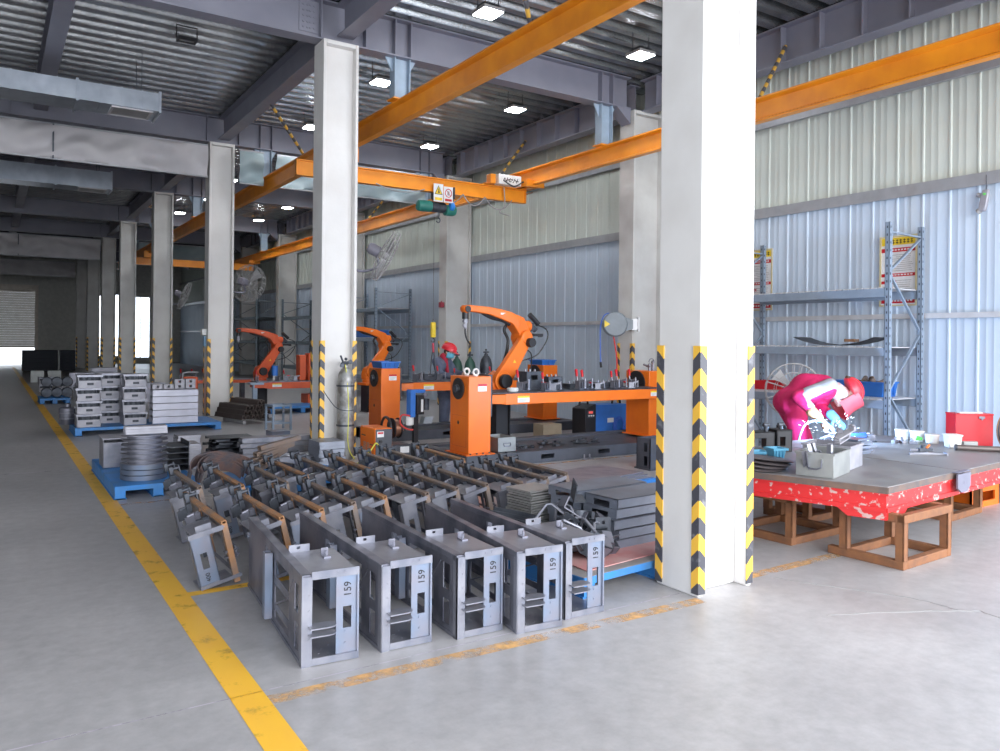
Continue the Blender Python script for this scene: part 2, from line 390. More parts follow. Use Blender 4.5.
# roof: ribbed metal deck, ribs across the bays
prof = []; y = YF; ZD = 6.52
while y < YE + .2:
    prof += [(y, ZD + .12), (y + .14, ZD + .12), (y + .165, ZD + .02), (y + .18, ZD), (y + .31, ZD), (y + .325, ZD + .02)]; y += .35
n = len(prof)
rf = MB().add([(x, a, b) for x in (-9.2, 11) for a, b in prof] , [(i, i+1, n+i+1, n+i) for i in range(n-1)])
struct('ceiling', rf, deck_m)
struct('roof_top', MB().box(-9.4, 11, YF, YE + .3, ZD + .2, ZD + .3), wall_end).name = 'ceiling'

FY = [3.85 - 6.98, 3.85, 10.83, 17.81, 24.79, 31.77, 37.4, 43.1, 48.8]
def ibeam(p, q, h, w, t=.02, web=.014):
    # I-section along X or Y; p,q are the centre of the bottom flange ends
    mb = MB(); (x0, y0, z), (x1, y1, _) = p, q
    if abs(x1 - x0) > abs(y1 - y0):
        mb.box(x0, x1, y0 - w/2, y0 + w/2, z, z + t).box(x0, x1, y0 - w/2, y0 + w/2, z + h - t, z + h).box(x0, x1, y0 - web/2, y0 + web/2, z + t, z + h - t)
    else:
        mb.box(x0 - w/2, x0 + w/2, y0, y1, z, z + t).box(x0 - w/2, x0 + w/2, y0, y1, z + h - t, z + h).box(x0 - web/2, x0 + web/2, y0, y1, z + t, z + h - t)
    return mb
tn = 6
for i, y in enumerate(FY):
    m = ibeam((-9, y, 5.95), (9.75, y, 5.95), .57, .26)
    for x in (3.9, 4.58, 5.05, 5.31, 9.08, 9.34, -3, 0.3):   # web stiffeners
        m.box(x - .01, x + .01, y - .12, y + .12, 5.97, 6.50)
    m.box(3.60, 3.86, y - .022, y - .007, 6.05, 6.50)        # splice plate with bolts
    for bx in (3.66, 3.72, 3.76, 3.82):
        for bz in range(5): m.cyl((bx, y - .034, 6.11 + bz*.08), (bx, y - .02, 6.11 + bz*.08), .015, n=6)
    m.prism([(9.42, 5.95), (9.75, 5.95), (9.75, 5.68)], y - .12, y + .12, 'y')
    struct('trim_%d' % tn, m, beam_m); tn += 1
for x, z, h in ((4.24, 6.03, .47), (.78, 6.1, .42), (-5, 6.1, .42)):
    for a, b in zip(FY[:-1], FY[1:]):
        struct('trim_%d' % tn, ibeam((x, a + .13, z), (x, b - .13, z), h, .24), beam_m); tn += 1
for a, b in zip(FY[:-1], FY[1:]):
    m = ibeam((10.1, a + .13, 5.93), (10.1, b - .13, 5.93), .58, .26)
    for k in range(10):
        yy = a + .5 + k*.66; m.box(9.975, 10.225, yy - .01, yy + .01, 5.95, 6.49)
    struct('trim_%d' % tn, m, beam_m); tn += 1

# ---------------------------------------------------------------- columns
def column(name, label, x, y, mat, guards=True, h=5.945, group=None, wx=.53):
    t = thing(name, label, 'column', (x, y, 0), 0, group)
    w = .39
    mb = MB().box(0, .045, 0, w, 0, h).box(wx - .045, wx, 0, w, 0, h).box(.045, wx - .045, .11, w - .11, 0, h - .06)
    mb.box(.045, wx - .045, .0, w, h - .06, h)
    mb.build('shaft', mat, t, bevel=.008)
    if guards:
        for cx, cy, sx, sy in ((0, 0, 1, 1), (wx, 0, -1, 1), (0, w, 1, -1), (wx, w, -1, -1)):
            g = MB(); a = .058; d = .008
            g.box(*sorted((-d*sx, a*sx)), *sorted((-d*sy, 0)), .02, 1.68).box(*sorted((-d*sx, 0)), *sorted((0, a*sy)), .02, 1.68)
            g.build('corner_guard', haz, t, (cx, cy, 0))
    return t
CN = ['white steel column with hazard corner strips, large and nearest, at the right', 'white steel column with a gas cylinder strapped in front of it',
      'white steel column behind the stack of dark bent sections, left of the gas cylinder column', 'pale column just left of the column with the dark sheet stack at its foot',
      'pale grey column fifth from the camera along the aisle', 'pale grey column sixth from the camera along the aisle', 'grey column seventh from the camera along the aisle',
      'dim grey column eighth from the camera, near the far end wall']
CY = [3.68, 10.66, 17.64, 24.62, 31.6, 37.2, 42.9, 48.6]
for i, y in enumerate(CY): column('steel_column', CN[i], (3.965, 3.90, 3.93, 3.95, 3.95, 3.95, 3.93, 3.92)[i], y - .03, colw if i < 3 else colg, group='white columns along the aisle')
WN = ['pale wall column behind the hose reel', 'pale wall column behind the worker in the red hard hat', 'pale wall column behind the far fan left of the cylinder column',
      'dim wall column fourth along the clad wall', 'dim wall column fifth along the clad wall', 'dim wall column sixth along the clad wall']
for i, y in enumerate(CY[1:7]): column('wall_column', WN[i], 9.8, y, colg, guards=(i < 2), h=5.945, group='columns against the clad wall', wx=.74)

# ---------------------------------------------------------------- crane rails, bridges, hangers
def rail(x, z, label):
    t = thing('crane_rail', label, 'crane rail', (x, YF, z), 0, 'overhead crane runway rails')
    L = 46
    m = MB().box(-.06, .06, 0, L, 0, .022).box(-.075, .075, 0, L, .315, .34).box(-.008, .008, 0, L, .02, .32)
    # sloped web fillets give the rolled section its profile
    m.prism([(-.075, .315), (.075, .315), (.02, .285), (-.02, .285)], 0, L, 'y'); m.prism([(-.06, .022), (.06, .022), (.02, .045), (-.02, .045)], 0, L, 'y')
    m.build('rail_beam', crane_o, t)
    for y in FY[:7]:
        if y - YF > L or y < 0: continue
        yy = y - YF; top = 5.95 - z
        h = MB().box(-.13, -.115, yy - .09, yy + .09, .36, top).box(.115, .13, yy - .09, yy + .09, .36, top).box(-.115, .115, yy - .006, yy + .006, .36, top)
        h.prism([(-.13, top), (-.25, top), (-.13, top - .22)], yy - .01, yy + .01, 'y').prism([(.13, top), (.25, top), (.13, top - .22)], yy - .01, yy + .01, 'y')
        h.build('hanger_post', hang_m, t)
        MB().box(-.16, .16, yy - .12, yy + .12, .34, .36).build('hanger_plate', crane_o, t)
    return t
rail(5.18, 4.98, 'long orange crane rail nearer the aisle, hung from grey posts under the roof')
r2 = rail(9.22, 4.87, 'long orange crane rail running along the clad wall high up')
MB().box(-.06, -.045, 7.9, 8.1, .12, .26).box(-.10, -.06, 7.9, 7.92, .10, .27).box(-.10, -.06, 8.08, 8.10, .10, .27).build('end_stop', crane_o, r2)
def sway(p, q, label):
    d = Vector(q) - Vector(p); o = MB().cyl((0, 0, 0), (0, 0, d.length), .028, n=10).build('sway_brace', haz_rod)
    o.location = p; o.rotation_euler = d.to_track_quat('Z', 'Y').to_euler()
    tag(o, label, 'brace', 'striped sway braces of the crane rails')
sway((9.24, 7.45, 5.21), (10.05, 7.62, 6.2), 'black and orange striped sway brace right of the nearest column')
sway((9.24, 14.4, 5.21), (10.05, 14.5, 6.2), 'striped sway brace just above the end of the orange crane bridge')
sway((5.16, 15.1, 5.32), (4.3, 14.5, 6.06), 'striped sway brace above the left end of the orange crane bridge')
sway((9.24, 21.4, 5.21), (10.05, 21.5, 6.2), 'striped sway brace on the wall side behind the near cylinder column')
sway((5.14, 7.35, 5.34), (4.6, 6.95, 6.06), 'striped sway brace touching the near rail at the top of the picture')

def crane(y, label, full=True):
    t = thing('crane_bridge', label, 'crane', (0, y, 0), 0, 'orange overhead crane bridges')
    z0, z1 = 4.55, 4.83
    g = ibeam((4.42, 0, z0), (9.28, 0, z0), z1 - z0, .13, .02, .05)
    g.box(4.42, 4.44, -.065, .065, z0, z1).box(9.26, 9.28, -.065, .065, z0, z1)
    g.build('girder', crane_o, t, bevel=.004)
    for x, zr in ((5.18, 4.98), (9.22, 4.87)):
        c = MB().box(x - .17, x - .10, -.45, .45, z1, zr + .10).box(x + .10, x + .17, -.45, .45, z1, zr + .10).box(x - .17, x + .17, -.3, .3, z1, zr - .03).box(x - .22, x + .22, -.47, -.42, z1 - .01, zr + .08)
        c.build('end_carriage', crane_o, t)
        for yy in (-.32, .32):
            for sx in (-1, 1): MB().cyl((x + sx*.10, yy, zr + .06), (x + sx*.07, yy, zr + .06), .06, n=14).build('wheel', dark, t)
    if full:
        MB().cyl((9.28, -.02, 4.74), (9.45, -.05, 4.80), .012, n=6).build('limit_rod', rust_o, t)
        MB().box(8.45, 8.99, -.30, -.12, z1 + .0, z1 + .20).build('drive_cabinet', white_p, t, bevel=.01)
        MB().box(8.28, 8.40, -.26, -.1, z1, z1 + .19).build('bracket', crane_o, t, bevel=.008)
        sc = MB()
        for k in range(16):
            a = 8.56 + k*.022
            sc.beam((a, -.304, z1 + .08 + .03*math.sin(k*1.7)), (a + .03, -.304, z1 + .11 + .03*math.sin(k*2.3 + 1)), .008, .014)
        sc.build('scribble_mark', dark, t)
        for a, b, dz in ((5.9, 6.9, .10), (7.15, 7.75, .2), (7.75, 8.25, .2), (8.25, 8.9, .22)):
            pts = [(a + (b - a)*i/10, -.09, z0 + .02 - 4*dz*(i/10)*(1 - i/10)) for i in range(11)]
            MB().path(pts, .011, 6).build('festoon_cable', fan_g, t)
        MB().path(spline([(8.7, -.1, z1 - .02), (8.72, -.1, z0 - .1), (8.6, -.1, z0 - .25), (8.85, -.1, z0 - .3)]), .012, 6).build('loose_cable', fan_g, t)
        MB().path(spline([(8.55, -.3, z1 + .08), (8.8, -.32, z1 - .02), (9.05, -.3, z1 + .1), (9.2, -.2, z1 + .06)]), .014, 6).build('loose_cable', dark, t)
    return t
crane(13.4, 'orange overhead crane bridge with a white cabinet on top and a hanging hoist')
crane(33.5, 'small distant orange crane bridge between the far columns', False)
h = thing('chain_hoist', 'green electric hoist with warning signs under the orange crane bridge', 'hoist', (7.22, 13.4, 4.30)); h.scale = (.82, .9, .9)
MB().lathe([(.05, -.52), (.11, -.5), (.12, -.46), (.12, -.18), (.10, -.16)], (0, 0, -.03), 'x', 18).build('motor', green_h, h)
MB().lathe([(.09, .2), (.12, .22), (.12, .42), (.10, .48), (.04, .5)], (0, 0, -.07), 'x', 18).build('gearbox', green_h, h)
d = MB().lathe([(.10, -.17), (.10, .2)], (0, 0, -.03), 'x', 18)
for k in range(8): d.lathe([(.112, -.15 + k*.043), (.112, -.13 + k*.043)], (0, 0, -.03), 'x', 18)
d.build('rope_drum', steel_d, h)
MB().lathe([(.07, .27), (.09, .29), (.09, .36), (.07, .38)], (0, -.12, 0), 'x', 14).build('blue_cover', M('cover_blue', (.03, .25, .75), .4), h)
MB().box(-.10, .42, -.05, .05, .12, .16).box(-.08, -.06, -.14, .14, .16, .42).box(.38, .40, -.14, .14, .16, .42).build('trolley', steel_d, h)
for sx in (-.02, .32):
    for sy in (-.08, .08): MB().cyl((sx, sy, .33), (sx, sy - .03*(1 if sy > 0 else -1), .33), .06, n=14).build('trolley_wheel', dark, h)
MB().path([(.02, -.03, -.14), (.02, -.03, -.26)], .012, 6).build('hook_rope', steel_d, h)
MB().path(arc((.02, -.03, -.31), .05, PI*.5, -PI*.9, 10), .014, 8).build('hook', steel_d, h)
for k, (a, b, kind) in enumerate(((-.19, .06, 0), (.08, .32, 1))):
    zz0, zz1 = (.06, .44) if kind == 0 else (.06, .40)
    s = MB().box(a, b, -.175, -.165, zz0, zz1).build('warning_sign', paper, h)
    cx = (a + b)/2; cz = zz1 - .135
    if kind == 0:
        MB().prism([(cx - .105, cz - .09), (cx + .105, cz - .09), (cx, cz + .10)], -.180, -.176, 'y').build('black_triangle', dark, s)
        MB().prism([(cx - .085, cz - .078), (cx + .085, cz - .078), (cx, cz + .075)], -.184, -.181, 'y').build('yellow_triangle', yellow, s)
        MB().prism([(cx - .022, cz - .06), (cx + .028, cz - .06), (cx + .012, cz - .01), (cx + .012, cz + .03), (cx - .008, cz + .03), (cx - .008, cz - .01)], -.187, -.185, 'y').build('hook_symbol', dark, s)
        MB().box(a + .03, b - .03, -.180, -.176, zz0 + .03, zz0 + .09).build('yellow_strip', yellow, s)
    else:
        MB().path(arc((cx, -.178, cz), .085, 0, 2*PI, 28)[:-1], .009, 6, True).build('red_ring', red, s)
        MB().beam((cx - .055, -.178, cz + .055), (cx + .055, -.178, cz - .055), .014, .006).build('red_slash', red, s)
        MB().box(cx - .03, cx + .025, -.180, -.176, cz - .05, cz + .04).build('grey_symbol', fan_g, s)
        MB().box(a + .03, b - .03, -.180, -.176, zz0 + .03, zz0 + .08).build('red_strip', red, s)
# pendant of the hoist: yellow hook block on chains above the second table
h = thing('hook_block', 'yellow hook block with red sling hanging by the wall column near the worker', 'hook', (6.79, 12.7, 1.53))
MB().box(-.045, .045, -.03, .03, .22, .50).box(-.03, .03, -.035, .035, .26, .46).build('block', yellow, h, bevel=.012)
MB().path([(0, 0, .5), (.0, 0, .56)], .01, 6).build('shackle', steel_d, h)
MB().path(arc((0, 0, .17), .035, PI/2, -PI, 10), .012, 8).build('hook', steel_d, h)
MB().path([(0, 0, .12), (0.01, 0, -.05)], .022, 8).build('red_sling', M('sling', (.6, .08, .12), .7), h)
MB().path([(-.01, 0, -.05), (-.06, 0, -.52)], .012, 6).build('chain_leg', steel_d, h)
MB().path([(.02, 0, -.05), (.07, 0, -.46)], .012, 6).build('chain_leg', steel_d, h)
MB().path([(0, 0, .56), (.0, 0, 2.45)], .004, 6).build('lift_chain', steel_d, h)

# ---------------------------------------------------------------- ducts, curtains, lamps
def duct(y, x1, z0, z1, label):
    t = thing('air_duct', label, 'duct', (0, y, 0), 0, 'galvanised air ducts under the roof')
    dm_ = MB().box(-7, x1, -.35, .35, z0, z1)
    for k in range(26): dm_.box(x1 - .3 - k*.31, x1 - .284 - k*.31, -.358, .358, z0 - .008, z1 + .008)
    dm_.build('duct_body', duct_m, t)
    for x in (x1 - .02, x1 - 1.25, x1 - 2.5, x1 - 3.7): MB().plate(-.38, .38, z0 - .03, z1 + .03, [(-.349, .349, z0 + .001, z1 - .001)], x - .02, x + .015, 'x').build('flange', duct_m, t)
    MB().plate(x1 - .75, x1 - .12, -.28, .28, [(x1 - .71, x1 - .16, -.24, .24)], z0 - .02, z0, 'z').build('grille_frame', cloth_g, t)
    MB().box(x1 - .71, x1 - .16, -.24, .24, z0 - .012, z0 - .002).build('grille', fan_g, t)
    for yy in (-.3, .3): MB().path([(x1 - .3, yy, z1), (x1 - .3, yy, 6.5)], .006, 6).build('hanger_rod', steel_d, t)
duct(14.55, 2.38, 5.50, 5.80, 'galvanised air duct with a grille near its end, nearer one at upper left')
duct(22.3, 2.55, 5.42, 5.85, 'galvanised air duct further back, below the sagging curtain')
def curtain(y, x0, x1, z0, z1, mat, label, seams=()):
    t = thing('draft_curtain', label, 'curtain', (0, y, 0), 0, 'fabric draft curtains under the beams')
    nx, nz = max(8, int((x1 - x0)*16)), 12; V = []; F = []; rr = random.Random(int(y*10 + x0))
    ph = [(rr.uniform(1.5, 8), rr.uniform(-12, 12), rr.uniform(0, 6), rr.uniform(.02, .05)) for _ in range(7)]
    def off(x, z): return sum(a*math.sin(p*x + q*z + s) for p, q, s, a in ph)
    for i in range(nx + 1):
        for j in range(nz + 1):
            x = x0 + (x1 - x0)*i/nx; z = z0 + (z1 - z0)*j/nz
            V.append((x, off(x, z)*math.sin(PI*j/nz)**.5 - .02, z + .015*math.sin(x*1.3)*(j < nz)))
    nv = len(V); V += [(a, b + .03, c) for a, b, c in V]
    for i in range(nx):
        for j in range(nz):
            a = i*(nz+1) + j; F.append((a, a+nz+1, a+nz+2, a+1)); F.append((nv+a, nv+a+1, nv+a+nz+2, nv+a+nz+1))
    for i in range(nx):
        for j in (0, nz):
            a = i*(nz+1) + j; F.append((a, nv+a, nv+a+nz+1, a+nz+1))
    MB().add(V, F).build('cloth', mat, t, sharp=80)
    MB().box(x0, x1, -.03, .03, z1 - .015, z1 + .015).build('top_rail', girt_m, t)
    MB().box(x0, x1, -.03, .03, z0 - .012, z0 + .012).build('bottom_rail', girt_m, t)
    for x in seams: MB().box(x - .015, x + .015, -.05, -.03, z0, z1).build('seam_clamp', steel_d, t)
curtain(17.42, -7, 3.85, 5.13, 5.80, cloth_g, 'grey fabric curtain hung under the beam left of the third column', (.98, -1.4))
curtain(17.42, 4.52, 5.03, 5.08, 5.80, cloth_t, 'short teal film curtain between the third column and the near crane rail')
curtain(17.42, 5.33, 9.07, 5.08, 5.80, cloth_t, 'pale teal film curtain under the beam behind the orange crane bridge')
curtain(37.0, -7, 3.85, 4.95, 5.80, cloth_g, 'dim grey curtain under a beam far down the aisle', (.9,))
curtain(37.0, 5.33, 9.07, 4.95, 5.80, cloth_t, 'dim film curtain under a far beam right of the far columns')
curtain(48.0, -7, 3.8, 4.9, 5.7, cloth_g, 'dark curtain just above the far roller shutter')
def lamp(x, y, label, on=True):
    t = thing('ceiling_lamp', label, 'lamp', (x, y, 6.25), 0, 'square LED lamps under the roof')
    MB().box(-.17, .17, -.17, .17, .0, .05).build('housing', fan_g, t, bevel=.01)
    fin = MB()
    for k in range(7): fin.box(-.12 + k*.037, -.11 + k*.037, -.12, .12, .05, .11)
    fin.build('heat_sink', dark, t)
    MB().box(-.15, .15, -.15, .15, -.012, .0).build('diffuser', led if on else paper, t)
    for s in (-.17, .17): MB().path([(s, 0, .02), (s, 0, .28)], .008, 6).build('bracket', dark, t)
rown = ['nearest the camera', 'second from the camera', 'third from the camera', 'fourth from the camera', 'fifth from the camera', 'sixth from the camera', 'seventh from the camera', 'eighth from the camera', 'ninth from the camera', 'tenth from the camera', 'last before the end wall']
for k, y in enumerate((9.25, 12.8, 16.38, 19.9, 23.2, 26.9, 30.4)):
    lamp(5.76, y, 'lit square lamp in the row over the near crane rail, ' + rown[k])
    lamp(8.62, y, 'lit square lamp in the row nearer the clad wall, ' + rown[k])
lf = thing('flood_lamp', 'small unlit flood lamp with a black bracket on the ribbed roof', 'lamp', (2.49, 12.75, 6.28))
MB().plate(-.14, .14, -.09, .09, [(-.11, .11, -.06, .06)], -.03, .02, 'z').build('bezel', dark, lf)
MB().box(-.115, .115, -.065, .065, -.012, .05).build('lens', fan_g, lf)
MB().path([(-.15, 0, 0), (-.15, 0, .2), (.15, 0, .2), (.15, 0, 0)], .012, 6).build('bracket', dark, lf)

# ---------------------------------------------------------------- floor paint
def stripe(name, pts, mat):
    return struct(name, MB().add([(x, y, .0015) for x, y in pts], [tuple(range(len(pts)))]), mat)
stripe('trim_60', [(.96, -2), (1.115, -2), (1.115, 50), (.96, 50)], paint_main)
stripe('trim_61', [(1.115, 3.62), (3.95, 3.56), (3.95, 3.66), (1.115, 3.72)], paint_faint)
stripe('trim_62', [(4.6, 3.75), (6.3, 3.78), (6.3, 3.88), (4.6, 3.85)], paint_faint)
stripe('trim_63', [(1.115, 5.42), (1.9, 5.44), (1.9, 5.53), (1.115, 5.51)], paint_main)
stripe('trim_64', [(1.115, 8.70), (2.2, 8.72), (2.2, 8.80), (1.115, 8.78)], paint_faint)
stripe('trim_65', [(4.5, 8.74), (8.9, 8.70), (8.9, 8.77), (4.5, 8.81)], paint_faint)
stripe('trim_66', [(-6, 3.778), (3.95, 3.778), (3.95, 3.787), (-6, 3.787)], paint_white)
stripe('trim_67', [(-6, 11.35), (.9, 11.35), (.9, 11.38), (-6, 11.38)], paint_white)
crk = MB()
for pts in ([(4.78, 3.72), (4.95, 3.35), (5.2, 2.9), (5.22, 2.6)], [(5.0, 1.6), (5.3, 2.4), (5.22, 2.6), (4.4, 3.0)]):
    crk.path([(x, y, .0005) for x, y in spline([(a, b, 0) for a, b in pts])and [(v.x + rnd.uniform(-.01, .01), v.y + rnd.uniform(-.01, .01)) for v in spline([(a, b, 0) for a, b in pts])]], .003, 5)
struct('trim_68', crk, fan_g)

# ================================================================ product frames in the foreground
def make_upright():
    L, H, Wd = 1.50, .475, .31
    t = thing('machine_frame', 'x', 'steel frame')
    # long side panel with cut-outs
    p = MB().plate(0, L, .02, H - .03, [(.09, .17, .05, .19), (.09, .17, .25, .40), (.30, .66, .30, .40), (.30, .66, .14, .25), (.30, .66, .05, .10), (.86, .95, .06, .41)], .006, .014, 'x')
    p.box(0, .055, 0, L, H - .035, H).box(0, .05, 0, L, 0, .022)
    p.beam((.012, .30, .27), (.012, .66, .13), .01, .02, (1, 0, 0)).beam((.012, .2, .40), (.012, .32, .28), .01, .02, (1, 0, 0))
    p.build('side_panel', steel, t, bevel=.003)
    MB().box(-.045, -.037, .70, .76, .035, .425).box(-.045, 0, .755, .763, .035, .425).box(-.045, 0, .697, .705, .035, .425).build('outer_channel', steel_b, t)
    MB().box(.012, .05, .86, .875, .02, .44).box(.012, .05, .94, .955, .02, .44).build('inner_stiffener', steel_l, t)
    f = MB().box(0, .055, -.012, -.004, 0, H - .01).box(0, .008, -.012, .03, 0, H)
    for z in (.14, .17, .29, .37): f.cyl((.04, -.016, z), (.04, -.011, z), .005, n=6)
    f.build('front_post', steel_l, t)
    q = MB().plate(.185, Wd - .012, .03, H - .02, [(.222, .268, .17, .285)], 0, .008, 'y'); q.box(Wd - .014, Wd - .004, -.012, .05, .02, H - .01)
    for z in (.09, .15): q.cyl((.235, -.004, z), (.235, .001, z), .006, n=8)
    ep = q.build('end_plate', steel_b, t)
    text_part('number_marking', '159', .055, dark, ep, (.248, -.002, .375), (PI/2, -PI/2, 0))
    tp = MB().box(.05, Wd, 0, .51, H - .018, H - .010).box(.052, Wd - .004, -.014, -.004, H - .026, H + .016)
    tp.plate(.05, .17, H - .018, H + .032, [(.095, .115, H + .006, H + .022)], .502, .51, 'y')
    for x in (.19, .23): tp.cyl((x, -.017, H - .002), (x, -.012, H - .002), .007, n=8)
    tp.build('top_plate', steel_l, t)
    MB().box(.20, .24, .36, .368, H - .01, H + .035).box(.20, .24, .30, .368, H - .01, H).cyl((.22, .33, H), (.22, .33, H + .03), .008, n=8).build('locating_lug', steel_b, t)
    bp = MB().box(.05, Wd - .004, 0, .55, .008, .016).box(.052, Wd - .004, -.014, -.004, .004, .040)
    for x, y in ((.12, .1), (.15, .16), (.17, .09), (.2, .2)): bp.cyl((x, y, .015), (x, y, .0185), .006, n=8)
    bp.build('bottom_plate', steel_l, t)
    for z in (.165, .205):
        poly = [(.0, -.065), (.10, -.065)] + [(.10 + .045*math.cos(a), -.02 + .045*math.sin(a)) for a in [-PI/2 + PI*k/8 for k in range(9)]] + [(.0, .025)]
        MB().prism([(a + .035, b) for a, b in poly], z, z + .007, 'z').build('bracket_tongue', steel_l, t)
    MB().lathe([(.0, 0), (.03, 0), (.03, .012), (.0, .012)], (.018, .2, .225), 'x', 14).build('bearing_boss', steel_d, t)
    return t
fr = make_upright()
spots = [(1.357, 3.95, .09), (1.79, 3.925, .035), (2.23, 3.87, .04), (2.57, 3.76, .12), (2.95, 3.80, .03)]
UL = ['leftmost upright bare steel frame beside the yellow aisle line', 'second upright bare steel frame from the left in the front row', 'third upright bare steel frame, middle of the front row of five',
      'fourth upright bare steel frame from the left, reaching furthest to the front line', 'rightmost upright bare steel frame, standing against the pallet with the red board']
for i, (x, y, a) in enumerate(spots):
    if i == 0: fr.location = (x, y, 0); fr.rotation_euler = (0, 0, -a); fr['label'] = UL[0]; fr['group'] = 'upright bare steel frames in the front row'
    else: clone(fr, (x, y, 0), -a, UL[i])

def make_leaning(tube_mat, plate_mat, tail=True):
    L, H, Wd = 1.18, .385, .265
    t = thing('machine_frame', 'x', 'steel frame')
    q = MB().plate(0, .135, .012, H - .012, [(.045, .09, .13, .24)], 0, .007, 'y'); q.box(0, .007, 0, .06, .012, H - .02).box(.128, .135, 0, .05, .012, H - .02)
    ep = q.build('end_plate', plate_mat, t)
    text_part('number_marking', '400', .042, dark, ep, (.066, -.002, .07), (PI/2, -PI/2, 0))
    MB().box(-.008, Wd - .03, -.014, .02, H - .018, H - .006).box(-.008, Wd - .04, -.018, -.010, H - .03, H + .004).build('top_lip', steel_l, t)
    MB().box(0, Wd + .01, -.012, .04, 0, .010).box(0, Wd + .01, -.016, -.008, 0, .025).build('bottom_lip', steel_l, t)
    MB().box(.03, Wd - .06, .03, .34, H - .02, H - .012).box(.06, Wd - .10, .05, .056, H - .02, H + .03).build('top_plate', steel_l, t)
    a = Wd - .045
    MB().plate(a, a + .036, H, H + .026, [(a + .006, a + .030, H + .005, H + .021)], -.012, L, 'y').build('top_tube', tube_mat, t)
    MB().plate(a, a + .038, -.012, .024, [(a + .006, a + .032, -.008, .018)], -.03, H + .0, 'z').build('front_tube', tube_mat, t)
    MB().plate(a, a + .045, .62, .655, [(a + .006, a + .039, .626, .649)], .0, H, 'z').build('middle_tube', tube_mat, t)
    MB().plate(a, a + .04, L - .05, L - .015, [(a + .006, a + .034, L - .044, L - .021)], .0, H, 'z').build('rear_tube', steel, t)
    MB().plate(.10, L - .1, .03, H - .01, [(.14, .55, .06, .27), (.72, 1.02, .05, .24)], a + .012, a + .02, 'x').build('side_panel', steel, t)
    MB().box(a + .05, a + .056, .72, L - .15, .10, H - .02).build('rear_plate', steel_d, t)
    for k, (yy, zz) in enumerate(((.04, .19), (.06, .145))): MB().box(a - .02, a + .075, yy - .05, yy - .01, zz, zz + .008).box(a + .05, a + .06, yy - .05, yy + .03, zz - .02, zz + .03).build('bracket_tongue', steel, t)
    for k, yy in enumerate((L - .05, L - .28)):
        s = MB().box(a - .035, a - .005, yy - .03, yy + .03, H + .0, H + .075).cyl((a - .04, yy, H + .05), (a + .055, yy, H + .05), .014, n=10).box(a + .05, a + .058, yy - .02, yy + .02, H - .03, H + .07)
        s.build('clamp_lug', steel_d, t)
    for k in range(3):
        y = .30 + k*.26
        MB().box(a - .05, a - .012, y, y + .05, H - .06, H + .006 - .02*(k % 2)).cyl((a - .1, y + .04, H - .03), (a - .02, y + .04, H - .02), .012, n=8).box(a - .12, a - .05, y + .02, y + .03, H - .11, H - .03).build('inner_bracket', (steel_d, steel, steel_d)[k], t)
    MB().box(a - .05, a, .60, .606, .02, H - .02).build('cross_plate', steel_d, t)
    MB().box(0, a, .02, .22, .004, .010).build('bottom_plate', steel_l, t)
    return t
kinds = [make_leaning(rust_o, steel_b), make_leaning(rust, steel_l), make_leaning(rust, steel)]
used = [False]*3
def lean(k, x, y, a, rz, label, group):
    rot = (0, -math.radians(a), rz)
    if not used[k]:
        used[k] = True; o = kinds[k]; o.location = (x, y, 0.003); o.rotation_euler = rot; tag(o, label, None, group)
    else: clone(kinds[k], (x, y, 0.003), rot, label, group)
R1 = [1.20, 1.58, 1.90, 2.20, 2.50, 2.85, 3.17, 3.49, 3.81, 4.14, 4.44]
R2 = [1.34, 1.66, 2.02, 2.29, 2.60, 2.93, 3.31, 3.63, 4.03]
for i, x in enumerate(R1):
    lean((0, 0, 0, 1, 0, 1, 1, 2, 1, 1, 2)[i], x, (5.50, 5.42, 5.55, 5.65, 5.72, 5.70, 5.76, 5.78, 5.74, 5.80, 5.88)[i], 13 + 1.2*math.sin(i*2.1), .02 - .006*i,
         '%s rust-tubed steel frame from the left in the front leaning row' % ORD[i], 'leaning rust-tubed frames, front row')
for i, x in enumerate(R2):
    lean((1, 0, 2, 0, 1, 0, 1, 1, 0)[i], x, (6.86, 6.76, 6.74, 6.98, 7.05, 6.98, 7.1, 7.12, 7.1)[i], 13 + 1.2*math.sin(i*1.7 + 1), .02 - .006*i,
         '%s rust-tubed steel frame from the left in the back leaning row' % ORD[i], 'leaning rust-tubed frames, back row')

# ================================================================ pallets
def pallet(label, x, y, w, d, h=.14, rz=0, mat=blue_p, top=None):
    t = thing('steel_pallet', label, 'pallet', (x, y, 0), rz, 'blue steel pallets on the floor')
    MB().box(0, w, 0, d, h - .022, h).build('deck', top or mat, t, bevel=.004)
    MB().box(0, w, -.004, .02, h - .05, h - .002).box(0, w, d - .02, d + .004, h - .05, h - .002).box(-.004, .02, 0, d, h - .05, h - .002).box(w - .02, w + .004, 0, d, h - .05, h - .002).build('rim', mat, t)
    for xx in (0, w/2 - .05, w - .1): MB().box(xx, xx + .1, .0, d, 0, h - .022).box(xx - .01, xx + .11, 0, d, 0, .012).build('runner', mat, t)
    return t
pallet('blue steel pallet with worn deck carrying the grey channels and the red board', 3.30, 4.03, 1.55, 1.62, .14, .1, blue_p, ply)
pallet('blue steel pallet under the stack of curved ring channels', 1.10, 9.02, .84, 2.2, .14)
pallet('blue steel pallet under the machined block stacks and the five grey channels', 1.22, 15.1, 2.4, 1.2, .14)
pallet('small blue steel pallet far down the aisle under dark drums', 1.05, 22.7, .66, 1.1, .14)
pallet('blue steel pallet half hidden under the leaning rusty frames', 2.25, 8.5, 1.3, 1.0, .12)
pallet('blue steel pallet with flat sheets on the floor behind the grey channels', 5.35, 6.5, 1.15, .9, .13, .1)
fsx = None
